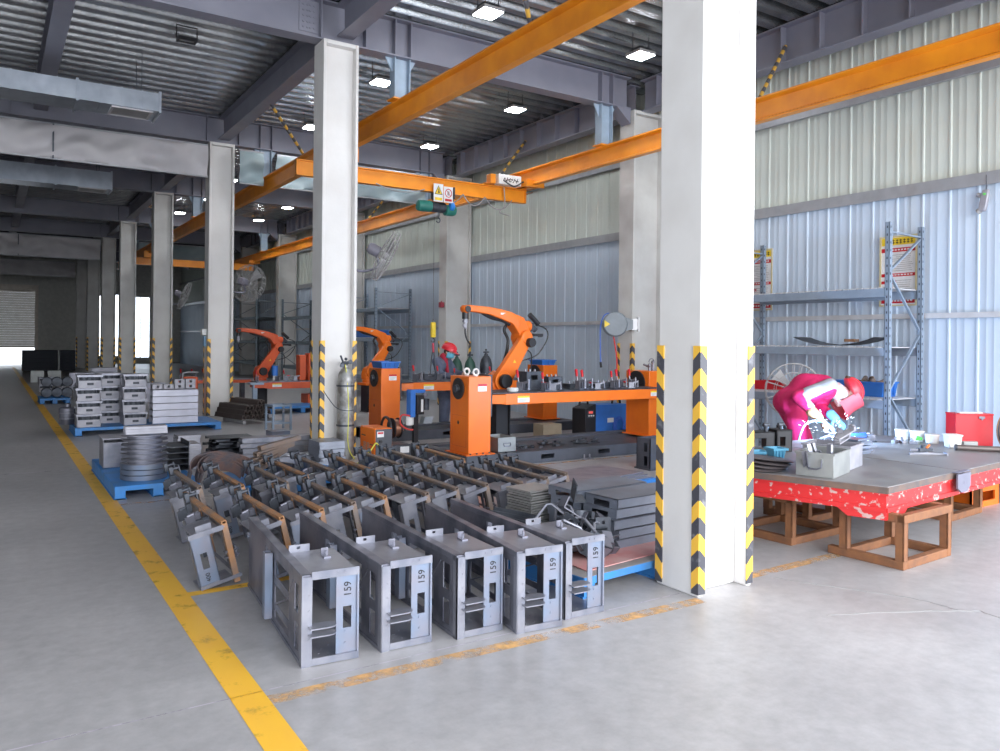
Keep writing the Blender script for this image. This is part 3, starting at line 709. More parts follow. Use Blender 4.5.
for k in range(3):
    if fsx is None: fsx = MB().prism([(0, 0), (1.1, 0), (1.1, .62), (.9, .7), (0, .7)], 0, .012, 'z').cyl((.06, .06, .012), (.06, .06, .016), .02, n=10).build('flat_sheet', steel_l); o = fsx
    else: o = fsx.copy(); COL.objects.link(o)
    o.location = (5.34 + .03*k, 6.55 + .03*k, .132 + .0145*k); o.rotation_euler = (0, 0, .1 + .05*k); tag(o, 'flat steel sheet, %s from the bottom on the low pallet behind the grey channels' % ORD[k], 'sheet', 'flat sheets on the low pallet')
pallet('blue steel pallet on the floor below the third welding table', 5.3, 17.6, 1.5, .8, .16)
pl = tag(MB().prism([(0, 0), (.98, .02), (1.0, .36), (.05, .40)], 0, .006, 'z').build('red_board', red_sheet, None, (3.40, 4.12, .143), (0, 0, .1)), 'faded red board lying on the blue pallet in front of the grey channels', 'board')

# grey folded channels, two columns of them, on that pallet
def channel_box(L, w=.36, h=.068):
    m = MB().box(0, L, 0, w, h - .006, h).box(0, L, 0, .006, 0, h).box(0, L, w - .006, w, 0, h)
    m.plate(0, w, 0, h, [(.09, w - .09, -.01, h - .03)], 0, .006, 'x')
    for y in (.045, w - .045): m.cyl((-.002, y, h*.5), (.002, y, h*.5), .010, n=8)
    for x in (.08, .35, L - .1): m.cyl((x, -.002, h*.55), (x, .002, h*.55), .008, n=8)
    return m
cb = channel_box(.78).build('channel_section', M('channel_steel', (.25, .28, .35), .40, .5, (.20, .21, .25), 3)); first = True
for c, (x0, y0, nl, nm) in enumerate(((3.93, 4.43, 5, 'front'), (3.90, 4.84, 5, 'rear'))):
    for k in range(nl):
        o = cb if first else cb.copy()
        if not first: COL.objects.link(o)
        first = False
        o.location = (x0 + .03*math.sin(k*2.2 + c), y0 + .012*math.cos(k*1.9), .146 + k*.0765); o.rotation_euler = (0, 0, .06 + .02*math.sin(k*3))
        tag(o, 'grey folded channel, %s from the bottom in the %s stack beside the nearest column' % (ORD[k], nm), 'channel', 'grey folded channels on the pallet by the nearest column')
pb = MB().box(0, .34, 0, .30, 0, .014).cyl((.03, .03, .014), (.03, .03, .016), .01, n=8).cyl((.03, .27, .014), (.03, .27, .016), .01, n=8).build('steel_plate', M('plate_grey', (.40, .39, .38), .45, .5, (.33, .32, .31), 4))
for k in range(15):
    o = pb if k == 0 else pb.copy()
    if k: COL.objects.link(o)
    o.location = (3.74 + .008*math.sin(k*1.7), 5.26 + .008*math.cos(k*2.3), .146 + k*.0215); o.rotation_euler = (0, 0, .14 + .01*math.sin(k))
    tag(o, 'flat grey plate, topmost of the neat stack left of the channels' if k == 14 else 'flat grey plate inside the neat stack left of the channels', 'plate', 'flat plates in the neat stack')
o = None
# jumble of small bent brackets
def bracket_kind(k):
    m = MB()
    if k == 0: m.path([(-.07, 0, .005), (-.07, 0, .10), (-.05, 0, .12), (.05, 0, .12), (.07, 0, .10), (.07, 0, .005)], .008, 8)
    elif k == 1: m.plate(0, .09, 0, .11, [(.035, .055, .07, .09)], 0, .006, 'x').box(0, .07, 0, .09, 0, .006)
    elif k == 2: m.box(-.08, .08, -.035, .035, 0, .006).box(.074, .08, -.035, .035, 0, .07).box(-.08, -.074, -.035, .035, 0, .05)
    else: m.prism([(.06*math.cos(a), .06*math.sin(a)) for a in [PI*i/8 for i in range(9)]] + [(.045*math.cos(a), .045*math.sin(a)) for a in [PI*i/8 for i in range(8, -1, -1)]], 0, .04, 'z')
    return m.build('bent_bracket', (steel_l, steel_d, steel, steel_d)[k])
bk = [bracket_kind(k) for k in range(4)]; ub = [0]*4
BK = ['bright U-shaped rod in the bracket jumble on the pallet', 'dark angle bracket in the jumble on the pallet', 'grey flat clip in the bracket jumble on the pallet', 'dark half-ring piece in the bracket jumble on the pallet']
for i in range(60):
    k = i % 4; o = bk[k] if not ub[k] else bk[k].copy()
    if ub[k]: COL.objects.link(o)
    ub[k] = 1
    a = rnd.uniform(0, 2*PI); r = .24*math.sqrt(rnd.random()); z = .17 + max(0, .40*(1 - r/.27))*rnd.uniform(.1, 1)
    o.location = (3.58 + r*math.cos(a), 4.50 + r*math.sin(a), z); o.rotation_euler = (rnd.uniform(-1, 1), rnd.uniform(-.9, .9), rnd.uniform(0, 6.3)); o.scale = (1.3,)*3
    tag(o, BK[k], 'bracket', ('bright rods', 'dark angle brackets', 'flat clips', 'half-ring pieces')[k] + ' in the bracket jumble')
# curved strips beside the jumble
st = None
for i in range(16):
    if st is None:
        m = MB(); P = arc((0, 0, 0), .55, .25, .9, 9, 'xy'); P = [p - Vector((.45, .3, 0)) for p in P]
        m.rings([[p + Vector((0, 0, 0)), p + Vector((.012, .006, 0)), p + Vector((.012, .006, .045)), p + Vector((0, 0, .045))] for p in P])
        st = m.build('curved_strip', steel_d); o = st
    else: o = st.copy(); COL.objects.link(o)
    o.location = (3.22 + .05*(i % 8), 5.02 + .035*(i % 8), .17 + .06*(i // 8) + .04*(i % 2)); o.rotation_euler = (.25, .1, .9 + .03*math.sin(i*3)); o.scale = (1.25, 1.25, 1.2)
    tag(o, 'dark curved strip in the row of strips behind the rightmost upright frame', 'strip', 'curved strips on the pallet')

# ---------------------------------------------------------------- stacks on the left
def half_ring(r0, r1, h):
    m = MB(); n = 20
    def sect(ra, rb, z0, z1): m.rings([[Vector((ra*math.cos(a), ra*math.sin(a), z0)), Vector((rb*math.cos(a), rb*math.sin(a), z0)), Vector((rb*math.cos(a), rb*math.sin(a), z1)), Vector((ra*math.cos(a), ra*math.sin(a), z1))] for a in [PI + PI*i/n for i in range(n+1)]])
    sect(r0, r1, 0, .008); sect(r0, r1, h - .012, h - .004); sect(r0, r0 + .006, .008, h - .012)
    return m
hr = None
for k in range(6):
    if hr is None: hr = half_ring(.17, .235, .052).build('curved_channel', steel); o = hr
    else: o = hr.copy(); COL.objects.link(o)
    o.location = (1.44 + .006*math.sin(k*2), 9.42, .318 + k*.053); o.rotation_euler = (0, 0, -.12 + .03*math.sin(k*1.3))
    tag(o, 'half-round steel channel, %s from the bottom of the ring stack on the pallet' % ORD[k], 'channel', 'half-round channels in the ring stack')
rg = None
for k in range(3):
    if rg is None:
        m = MB(); m.lathe([(.225, 0), (.24, .004), (.24, .054), (.225, .058), (.218, .05), (.218, .008)], n=36); rg = m.build('steel_ring', M('blued_ring', (.13, .17, .25), .4, .6, (.2, .22, .27), 4)); o = rg
    else: o = rg.copy(); COL.objects.link(o)
    o.location = (1.44, 9.45, .141 + k*.059); tag(o, 'blued steel ring, %s from the bottom under the half-round channels' % ORD[k], 'ring', 'blued rings under the channel stack')
tb = None
for k in range(14):
    if tb is None: tb = MB().plate(-.02, .02, 0, .026, [(-.016, .016, .004, .022)], 0, .42, 'y').build('square_tube', white_s); o = tb
    else: o = tb.copy(); COL.objects.link(o)
    lay, j = divmod(k, 5) if k < 10 else (2, k - 10)
    o.location = (1.34 + .0, 9.36 + j*.044 + .02*(lay == 2), .640 + lay*.027); o.rotation_euler = (0, 0, -PI/2 - .05); o.location.x = 1.24
    tag(o, 'pale square tube lying on top of the half-round channel stack', 'tube', 'pale tubes on the ring stack')
bx = thing('sheet_box', 'open pale sheet steel box on the pallet left of the ring stack', 'box', (1.13, 10.35, .142))
MB().box(0, .30, 0, .008, 0, .30).box(0, .008, 0, .4, 0, .34).box(.292, .30, 0, .4, 0, .34).box(0, .3, .392, .4, 0, .34).box(0, .3, 0, .4, 0, .008).build('shell', steel_l, bx, bevel=.003)
MB().box(-.01, .31, -.02, .42, .34, .352).build('lid_flange', white_s, bx)
MB().box(.06, .24, -.01, 0, .05, .06).build('front_rib', steel_l, bx)
fp = None
for k in range(5):
    if fp is None: fp = MB().box(0, .32, 0, .5, .0, .006).box(0, .006, 0, .5, 0, .06).box(.314, .32, 0, .5, 0, .06).prism([(0, 0), (.12, 0), (0, .06)], 0, .006, 'y').build('folded_tray', steel_d); o = fp
    else: o = fp.copy(); COL.objects.link(o)
    o.location = (1.66, 9.75 + .006*(k % 2), .001 + k*.068 + .141); tag(o, 'dark folded tray, %s from the bottom between ring stack and pale bars' % ORD[k], 'tray', 'folded trays behind the ring stack')
wt = None
for k in range(11):
    if wt is None: wt = MB().plate(0, .030, 0, .028, [(.004, .026, .004, .024)], 0, .30, 'x').box(0, .3, .03, .40, 0, .026).build('pale_bar', white_s); o = wt
    else: o = wt.copy(); COL.objects.link(o)
    o.location = (2.00 + .006*math.sin(k*2.4), 10.62, .003 + k*.0300); tag(o, 'pale flat bar, %s from the floor in the stack right of the ring stack' % ORD[k], 'bar', 'pale flat bars stacked right of the rings')
wt2 = None
for k in range(8):
    o = wt.copy(); COL.objects.link(o); o.location = (2.22 + .006*math.sin(k*2), 11.7, .003 + k*.0395); o.scale = (1, .8, 1.3)
    tag(o, 'pale bar, %s from the floor in the smaller stack behind' % ORD[k], 'bar', 'pale bars in the smaller rear stack')
ds = None
for k in range(5):
    if ds is None: ds = MB().box(0, .62, 0, .5, .035, .042).box(0, .62, 0, .006, 0, .042).box(0, .62, .494, .5, 0, .042).plate(0, .62, .0, .042, [(.05, .25, -.01, .03), (.37, .57, -.01, .03)], 0, .004, 'y').build('bent_sheet_section', steel_d); o = ds
    else: o = ds.copy(); COL.objects.link(o)
    o.location = (2.72 + .02*math.sin(k*2.7), 11.75 + .02*math.cos(k*3), .003 + k*.047); o.rotation_euler = (0, 0, .06*math.sin(k*4)); tag(o, 'dark folded panel, %s from the floor in front of the aisle column' % ORD[k], 'panel', 'dark folded panels left of the long channels')
lc = None
for k in range(4):
    if lc is None: lc = MB().box(0, 1.25, 0, .006, 0, .07).box(0, 1.25, 0, .22, .064, .07).box(0, 1.25, .214, .22, 0, .07).box(0, 1.25, 0, .06, 0, .006).build('long_channel', steel_l); o = lc
    else: o = lc.copy(); COL.objects.link(o)
    o.location = (2.95 + .03*(k % 2), 11.15 + .02*k, .003 + k*.072); o.rotation_euler = (0, 0, -.02 - .01*k); tag(o, 'long grey channel, %s from the floor behind the leaning frames' % ORD[k], 'channel', 'long channels lying behind the frames')
fs = None
for k in range(6):
    if fs is None: fs = MB().box(0, .36, 0, .006, 0, .05).box(0, .36, 0, .42, .044, .05).prism([(0, 0), (.05, 0), (.0, .05)], 0, .42, 'y').box(.354, .36, 0, .42, .0, .05).build('folded_plate', M('folded_grey', (.33, .35, .41), .42, .55)); o = fs
    else: o = fs.copy(); COL.objects.link(o)
    o.location = (3.70 + .01*math.sin(k*2), 10.1 + .008*math.cos(k*3), .003 + k*.053); o.rotation_euler = (0, 0, .03*math.sin(k*5)); tag(o, 'grey folded plate, %s from the floor at the foot of the cylinder column' % ORD[k], 'plate', 'folded plates at the cylinder column')
ra = None
for k in range(7):
    if ra is None:
        m = MB(); n = 16; r1 = .40
        m.rings([[Vector(((r1 - d)*math.cos(a), (r1 - d)*math.sin(a), z)) for d, z in ((0, 0), (.012, 0), (.012, .12), (0, .12))] for a in [.15 + (PI - .3)*i/n for i in range(n+1)]])
        ra = m.build('rusty_arc', M('arc_rust', (.24, .15, .13), .6, .4, (.13, .13, .15), 5, .4, .65)); o = ra
    else: o = ra.copy(); COL.objects.link(o)
    o.location = (2.16 + .05*math.sin(k), 8.74 + .0*k, .135); o.rotation_euler = (.42 + .02*k, 0, .25); s = 1 - .085*k; o.scale = (s, s*1.1, 1.0 + .02*(7 - k))
    tag(o, 'rusty curved band, %s from outside in the nested pile behind the leaning frames' % ORD[k], 'band', 'nested rusty bands')
ta = None
for k in range(9):
    if ta is None: ta = MB().plate(0, .07, 0, .05, [(.006, .064, .006, .044)], 0, .62, 'y').build('rusty_tube', rust); o = ta
    else: o = ta.copy(); COL.objects.link(o)
    o.location = (2.62 + .06*(k % 3), 9.45 + .02*k, .03 + .07*(k % 3) + .085*(k // 3)); o.rotation_euler = (.12, 0, -.55 - .08*k); tag(o, 'rusty rectangular tube with a grey end in the loose heap behind the leaning frames', 'tube', 'loose heap of rusty tubes')
dt = None
for k in range(9):
    if dt is None: dt = MB().plate(0, .06, 0, .06, [(.006, .054, .006, .054)], 0, .75, 'y').build('dark_tube', steel_d); o = dt
    else: o = dt.copy(); COL.objects.link(o)
    o.location = (3.0 + .068*(k % 4) + .03*(k // 4), 9.3, .004 + .063*(k // 4)); o.rotation_euler = (0, 0, .55); tag(o, 'dark square tube in the bundle between rusty heap and long channels', 'tube', 'bundle of dark square tubes')
fl = MB().plate(0, .95, .0, .12, [(.52, .60, .05, .09)], 0, .008, 'y').box(0, .95, 0, .3, .112, .12).build('flat_beam', steel_l); fl.location = (3.15, 10.35, .003); tag(fl, 'pale folded beam with an oval hole lying behind the leaning frames', 'beam')

# pallet of machined blocks
def make_block():
    t = thing('machined_block', 'x', 'machine part')
    MB().plate(0, .37, .0, .125, [(.14, .24, .045, .085)], 0, .01, 'y').box(0, .012, 0, .45, 0, .20).box(.358, .37, 0, .45, 0, .20).build('frame', white_s, t)
    MB().box(-.015, .385, .0, .45, .20, .222).box(-.015, .385, -.01, .0, .185, .222).build('top_plate', steel_l, t)
    m = MB()
    for k in range(4): m.cyl((.06 + k*.085, .05, .12), (.06 + k*.085, .05, .20), .022, n=8)
    m.box(.02, .35, .1, .4, .01, .19).build('inner_parts', steel_d, t)
    return t
blk = make_block(); fb = True
def put_block(x, y, n, where, dz=.226):
    global fb
    for k in range(n):
        lab = 'machined steel block, %s from the pallet in the %s' % (ORD[k], where)
        if fb: blk.location = (x, y, .142); tag(blk, lab, None, 'stacked machined blocks'); fb = False
        else: clone(blk, (x + .012*math.sin(k*2 + x), y, .142 + k*dz), .03*math.sin(k*3 + y), lab, 'stacked machined blocks')
put_block(1.25, 15.18, 4, 'left stack of the pallet')
put_block(1.62, 15.75, 4, 'recessed middle stack of the pallet')
put_block(1.98, 15.25, 4, 'right stack of the pallet')
u = None
for k in range(5):
    if u is None: u = MB().box(0, .78, 0, .006, 0, .115).box(0, .78, 0, .4, .109, .115).box(0, .78, .394, .4, 0, .115).build('wide_channel', M('lilac_steel', (.52, .52, .60), .42, .4)); o = u
    else: o = u.copy(); COL.objects.link(o)
    o.location = (2.46, 15.25, .143 + k*.1225 + .001); o.rotation_euler = (0, 0, .012*math.sin(k*3)); tag(o, 'wide pale channel, %s from the pallet beside the machined blocks' % ORD[k], 'channel', 'wide pale channels on the far pallet')
hb = None
for k in range(6):
    if hb is None: hb = MB().plate(0, .17, 0, .085, [(.06, .11, .02, .065)], 0, .2, 'y').build('bored_block', white_s); o = hb
    else: o = hb.copy(); COL.objects.link(o)
    o.location = (2.46 + .19*(k % 4) + (.0 if k < 4 else .38), 15.3, .762 + .088*(k // 4)); tag(o, 'small bored block lying on top of the wide pale channels', 'machine part', 'bored blocks on the pale channels')
sc = thing('steel_cylinder', 'upright grey drum beside the far machined blocks, at the aisle line', 'drum', (1.16, 15.9, .142))
MB().lathe([(.13, 0), (.14, .02), (.14, .28), (.12, .30), (.05, .31), (.05, .36)], n=20).build('shell', steel, sc)
for z in (.09, .19): MB().lathe([(.138, z), (.146, z + .008), (.146, z + .02), (.138, z + .028)], n=20).build('hoop', steel_l, sc)
# brown bent sections at the foot of the third column
br = None
for k in range(10):
    if br is None: br = MB().prism([(-.09, 0), (-.07, .035), (-.02, .035), (0, .012), (.02, .035), (.07, .035), (.09, 0), (.075, 0), (.06, .026), (.03, .026), (0, .002), (-.03, .026), (-.06, .026), (-.075, 0)], 0, 1.1, 'y').build('bent_section', M('brown_steel', (.12, .095, .085), .6, .4)); o = br
    else: o = br.copy(); COL.objects.link(o)
    l, j = divmod(k, 3) if k < 9 else (3, 1)
    o.location = (4.15 + .19*j + .04*l + .1, 15.75, .09 + .095*l); o.rotation_euler = (0, 0, .25); o.scale = (1, 1, 2.6); tag(o, 'dark brown bent section in the heap at the foot of the third column', 'section', 'heap of brown bent sections')
bb = tag(MB().box(0, .06, 0, .9, 0, .07).box(.62, .68, 0, .9, 0, .07).box(0, .68, .1, .16, .07, .085).box(0, .68, .7, .76, .07, .085).build('wooden_skid', ply, None, (4.2, 15.75, .002), (0, 0, .2)), 'low skid under the heap of brown bent sections', 'skid')

# ================================================================ robot welding stations
def toggle(label, x, y, z, rz=0, s=1.0, group='red-handled toggle clamps on the welding tables', flat=False):
    t = thing('toggle_clamp', label, 'clamp', (x, y, z), rz, group)
    MB().box(-.03*s, .03*s, -.05*s, .05*s, 0, .012*s).box(-.022*s, -.014*s, -.035*s, .04*s, .01*s, .09*s).box(.014*s, .022*s, -.035*s, .04*s, .01*s, .09*s).build('base', steel_l, t)
    MB().beam((0, .03*s, .07*s), (0, -.10*s, .10*s), .016*s, .02*s).cyl((0, -.095*s, .12*s), (0, -.095*s, .03*s), .008*s, n=8).cyl((0, -.095*s, .03*s), (0, -.095*s, .015*s), .016*s, n=10).build('arm', steel_l, t)
    top = (.02*s, .16*s, .10*s) if flat else (0, .055*s, .21*s)
    a = (0, .03*s, .08*s)
    MB().path([a, tuple(a[i] + (top[i] - a[i])*.45 for i in range(3))], .008*s, 8).build('lever', steel_l, t)
    b = tuple(a[i] + (top[i] - a[i])*.4 for i in range(3))
    MB().path([b, tuple(b[i] + (top[i] - b[i])*.9 for i in range(3)), top], [.013*s, .015*s, .009*s], 10).build('handle', red, t)
    return t
def sticker(parent, w, h, loc, rot, col, lines=3):
    s = MB().box(-w/2, w/2, -.001, .001, -h/2, h/2).build('label_sticker', paper, parent, loc, rot)
    MB().box(-w/2, w/2, -.0022, -.0012, h*.2, h/2).build('header_band', col, s)
    m = MB()
    for k in range(lines): m.box(-w*.4, w*(.1 + .25*((k*7) % 3)/2), -.0020, -.0012, -h*.36 + k*h*.17, -h*.32 + k*h*.17)
    m.build('small_print', fan_g, s)
def station(dx, dy, xr, what, n, om, D=1.45):
    b = thing('station_base', 'dark grey base frame of the %s' % what, 'machine base', (5.26 + dx, 8.88 + dy, 0), 0, 'dark station bases')
    Lx = xr - 5.26
    MB().plate(0, Lx, 0, .17, [(1.22, 1.45, .055, .115), (2.26, 2.48, .055, .115)], 0, .25, 'y').box(0, .16, .25, D, 0, .17).box(Lx - .16, Lx, .25, D, 0, .17).box(0, Lx, D - .2, D, 0, .17).build('frame', dgrey, b, bevel=.006)
    MB().box(.16, Lx - .16, .25, D - .2, .10, .135).build('floor_plate', dgrey, b)
    MB().box(.0, .30, -.012, 0, .13, .17).build('edge_bracket', dgrey, b)
    for xx in (1.95, 2.05): MB().cyl((xx, -.05, 0), (xx, -.05, .07), .012, n=8).box(xx - .04, xx + .04, -.10, 0, 0, .012).build('anchor_bolt', steel_l, b)
    h = thing('headstock_column', 'orange drive column with a black round faceplate at the left end of the %s' % what, 'machine column', (5.33 + dx, 8.95 + dy, .17), 0, 'orange drive columns')
    w, d, z = .35, .5, 1.05
    MB().box(0, w, 0, d, .012, z).build('column_body', om, h, bevel=.008)
    MB().box(-.05, w + .05, -.04, d + .04, 0, .014).build('foot_flange', om, h)
    for xx in (.02, .12, .22, .32): MB().cyl((xx, -.022, .012), (xx, -.022, .03), .012, n=6).build('foot_bolt', steel_d, h)
    MB().lathe([(.0, 0), (.135, 0), (.145, -.012), (.145, -.03), (.06, -.032), (.055, -.05), (.0, -.05)], (0, d*.5, .88), 'x', 28).build('faceplate', dark, h)
    MB().lathe([(.02, -.05), (.05, -.055), (.05, -.075), (.02, -.08)], (0, d*.5, .88), 'x', 16).build('centre_hub', steel_d, h)
    MB().plate(.06, d - .06, .10, .52, [(.065, d - .065, .105, .515)], -.002, 0, 'x').build('panel_seam', orange_f, h)
    MB().lathe([(.02, -.004), (.026, -.001), (.0, -.001)], (0, d*.55, .42), 'x', 14).build('knockout_hole', dark, h)
    MB().box(w, w + .05, .05, d - .08, .50, z + .02).build('side_plate', steel_d, h)
    sticker(h, .14, .10, (w*.6, -.002, .90), (0, 0, 0), red)
    for yy in ((.12, .36) if n == 1 else ()): MB().path(arc((.18, yy, z + .055), .04, 0, 2*PI, 18)[:-1], .014, 8, True).cyl((.18, yy, z), (.18, yy, z + .02), .03, n=12).build('eye_bolt', white_p, h)
    t = thing('welding_table', 'long orange positioner table of the %s' % what, 'table', (5.95 + dx, 9.0 + dy, .82), 0, 'orange positioner tables')
    Lt = xr - .42 - 5.95
    MB().box(0, Lt, 0, .7, 0, .15).prism([(0, 0), (0, .7), (-.22, .6), (-.22, .1)], .01, .14, 'z').build('table_beam', om, t, bevel=.006)
    MB().box(-.20, Lt, .02, .68, .15, .166).build('table_top', steel_d, t, bevel=.003)
    sticker(t, .20, .09, (.30, -.002, .07), (0, 0, 0), yellow); sticker(t, .14, .08, (Lt - .2, -.002, .08), (0, 0, 0), yellow)
    r = thing('tailstock_column', 'orange support column with a black disc at the right end of the %s' % what, 'machine column', (xr - .38, 9.36 + dy, .17), 0, 'orange support columns')
    MB().box(0, .34, 0, .55, .012, 1.06).build('column_body', om, r, bevel=.008)
    MB().box(-.04, .38, -.04, .6, 0, .014).build('foot_flange', om, r)
    dsk = MB().lathe([(0, 0), (.19, 0), (.20, -.01), (.20, -.03), (0, -.032)], (0, .28, .86), 'x', 32)
    for k in range(8): dsk.cyl((-.036, .28 + .12*math.cos(k*PI/4), .86 + .12*math.sin(k*PI/4)), (-.03, .28 + .12*math.cos(k*PI/4), .86 + .12*math.sin(k*PI/4)), .012, n=8)
    dsk.build('support_disc', dark, r)
    v = MB().cyl((.2, .2, 1.06), (.2, .2, 1.12), .03, n=10).cyl((.2, .2, 1.12), (.2, .34, 1.16), .02, n=8).ball((.2, .2, 1.15), .035).cyl((.32, .25, 1.06), (.32, .25, 1.2), .022, n=8).ball((.32, .25, 1.2), .03).path(arc((.26, .22, 1.2), .06, 0, PI, 8), .008, 6)
    if n == 1: v.build('valve_cluster', steel_l, r)
    MB().box(.34, .352, .2, .5, .55, .95).build('yellow_plate', yellow, r)
    return t
station(0, 0, 9.36, 'nearest welding station', 1, orange)
station(.12, 3.05, 9.47, 'second welding station behind the first robot', 2, orange, 1.0)

def robot(label, loc, rz, m, ped=True, s=1.0):
    t = thing('welding_robot', label, 'robot', loc, rz, 'orange six-axis welding robots'); t.scale = (s, s, s)
    if ped: MB().box(-.17, .17, -.16, .16, .0, .018).box(-.12, .12, -.12, .12, .018, .66).box(-.16, .16, -.15, .15, .66, .68).box(-.135, -.12, -.16, .16, .02, .66).box(.12, .135, -.16, .16, .02, .66).build('pedestal', dark, t)
    MB().prism([(-.22, -.2), (.22, -.2), (.26, 0), (.22, .2), (-.22, .2), (-.26, 0)], .68, .74, 'z').lathe([(.17, .74), (.17, .80), (.15, .84)], n=24).build('robot_base', m, t, bevel=.006)
    w = MB().prism([(-.16, .82), (.18, .82), (.16, .98), (.08, 1.13), (-.02, 1.16), (-.12, 1.10), (-.17, .96)], -.11, .11, 'y').lathe([(.155, 0), (.155, .04)], (0, -.155, 1.0), 'y', 24)
    w.build('waist', m, t, bevel=.01)
    MB().lathe([(0, 0), (.10, 0), (.11, .02), (.11, .07), (.07, .09), (0, .09)], (0.0, -.25, 1.0), 'y', 22).build('shoulder_motor', dark, t)
    # lower arm: tapered rounded link from shoulder to elbow
    def link(p, q, ra, rb, y0, y1, nm):
        p = Vector((p[0], p[1])); q = Vector((q[0], q[1])); d = (q - p).normalized(); a0 = math.atan2(d.y, d.x)
        poly = [p + Vector((math.cos(a), math.sin(a)))*ra for a in [a0 + PI/2 + PI*k/8 for k in range(9)]] + [q + Vector((math.cos(a), math.sin(a)))*rb for a in [a0 - PI/2 + PI*k/8 for k in range(9)]]
        return MB().prism([tuple(v) for v in poly], y0, y1, 'y').build(nm, m, t, bevel=.012)
    link((0, 1.0), (.46, 1.66), .155, .10, -.15, -.04, 'lower_arm')
    ar = MB().prism([(.18, 1.28), (.24, 1.28), (.21, 1.33)], -.155, -.149, 'y').build('warning_triangle', yellow, t)
    el = MB().prism([(.36, 1.56), (.50, 1.52), (.60, 1.60), (.58, 1.74), (.50, 1.86), (.44, 1.99), (.30, 2.04), (.20, 1.98), (.24, 1.86), (.34, 1.74)], -.10, .12, 'y').lathe([(.10, -.16), (.115, -.14), (.115, .14), (.10, .16)], (.46, 0, 1.68), 'y', 22)
    el.lathe([(.085, .0), (.09, .02), (.09, .20), (.07, .22)], (.40, 0, 1.86), 'x', 18)
    el.build('elbow_housing', m, t, bevel=.012)
    MB().lathe([(0, 0), (.07, 0), (.075, .02), (.075, .1), (0, .1)], (.50, -.24, 1.60), 'y', 18).build('elbow_motor', dark, t)
    fa = MB().rings([[Vector((x, cy + dy, cz + dz)) for dy, dz in ((-hw, -hh), (hw, -hh), (hw*1.1, 0), (hw, hh), (-hw, hh), (-hw*1.1, 0))] for x, cy, cz, hw, hh in
        ((.34, 0, 1.90, .10, .115), (.20, 0, 1.985, .095, .09), (.0, 0, 2.04, .08, .075), (-.2, 0, 2.085, .07, .06), (-.42, 0, 2.105, .06, .05), (-.60, 0, 2.115, .055, .05))])
    fa.build('forearm', m, t, bevel=.012)
    MB().path(spline([(-.32, -.02, 2.05), (-.15, -.02, 1.98), (.06, -.02, 1.94), (.2, -.02, 1.88)]), .028, 8).build('forearm_cable', dark, t)
    MB().box(-.02, .10, -.090, -.084, 2.03, 2.06).build('white_label', paper, t)
    MB().lathe([(.05, -.07), (.062, -.05), (.062, .05), (.05, .07)], (-.62, 0, 2.10), 'y', 18).build('wrist', m, t)
    MB().lathe([(.02, .078), (.05, .076), (.05, .06)], (-.62, -.145, 2.10), 'y', 16).lathe([(.05, -.10), (.05, 0)], (-.62, 0, 2.05), 'z', 14).build('wrist_flange', dark, t)
    MB().cyl((-.62, 0, 1.96), (-.62, 0, 1.83), .035, .028, 12).box(-.655, -.585, -.03, .03, 1.90, 1.93).cyl((-.66, 0, 1.86), (-.60, 0, 1.80), .02, n=8).build('torch_mount', white_s, t)
    MB().path(spline([(-.62, 0, 1.83), (-.615, 0, 1.72), (-.58, 0, 1.63), (-.53, 0, 1.57)]), [.014]*24 + [.011], 8).build('torch_neck', dark, t)
    mo = MB().cyl((.58, 0, 1.92), (.74, 0, 1.80), .045, n=12).box(.60, .66, -.07, .07, 1.78, 1.92)
    mo.build('wire_feeder', steel_d, t)
    MB().cyl((.60, -.02, 2.05), (.78, -.02, 1.90), .042, n=14).build('feeder_motor', dark, t)
    MB().box(.66, .86, -.05, .05, 1.70, 1.745).cyl((.84, 0, 1.69), (.84, 0, 1.74), .04, n=10).build('feeder_plate', dark, t)
    MB().path(spline([(.80, 0, 1.88), (.96, 0, 1.82), (1.0, 0, 1.70), (.90, 0, 1.52), (.75, .02, 1.38), (.45, .05, 1.30), (.28, .05, 1.32), (.25, .05, 1.42), (.42, .05, 1.50), (.62, .06, 1.48), (.72, .07, 1.38), (.70, .07, 1.1)]), .011, 6).build('torch_cable', dark, t)
    MB().path(spline([(.30, .1, 1.95), (.20, .12, 1.80), (.28, .12, 1.62), (.20, .12, 1.3), (.02, .13, 1.1)]), .026, 8).build('dress_hose', dark, t)
    return t
rb = robot('orange welding robot arm standing behind the nearest long orange table', (6.42, 9.93, .135), .05, orange, True, .965)
robot('orange welding robot arm reaching left above the blue bin, behind the cylinder column', (7.5, 17.2, .0), .15, orange, True, .93)
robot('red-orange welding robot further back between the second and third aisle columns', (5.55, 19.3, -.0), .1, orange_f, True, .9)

# parts waiting on the nearest table
def fixture(label, x, y, z, w, d, h, rz=0, mat=None, holes=True):
    t = thing('fixture_block', label, 'fixture', (x, y, z), rz, 'dark fixture blocks')
    MB().plate(0, w, 0, h, [(w*.3, w*.7, h*.55, h*.8)] if holes else [], 0, .02, 'y').box(0, .02, 0, d, 0, h).box(w - .02, w, 0, d, 0, h).box(0, w, d - .02, d, 0, h*.9).box(-.02, w + .02, -.02, d + .02, 0, .02).build('body', mat or steel_d, t, bevel=.004)
    m = MB()
    for k in range(3): m.cyl((w*(.2 + .3*k), d*.5, h - .02), (w*(.2 + .3*k), d*.5, h + .03), .014, n=8)
    m.box(.02, w - .02, d*.45, d*.55, h - .05, h - .02)
    m.build('pins', steel_l, t)
tz = .988
fixture('tall dark fixture block on the nearest orange table below the robot', 6.52, 9.32, tz, .30, .22, .27, .05)
fixture('lower dark fixture block beside the tall one on the nearest orange table', 6.90, 9.30, tz, .26, .22, .19, -.03)
fixture('flat dark fixture in the middle of the nearest orange table', 7.32, 9.32, tz, .30, .2, .075, 0, None, False)
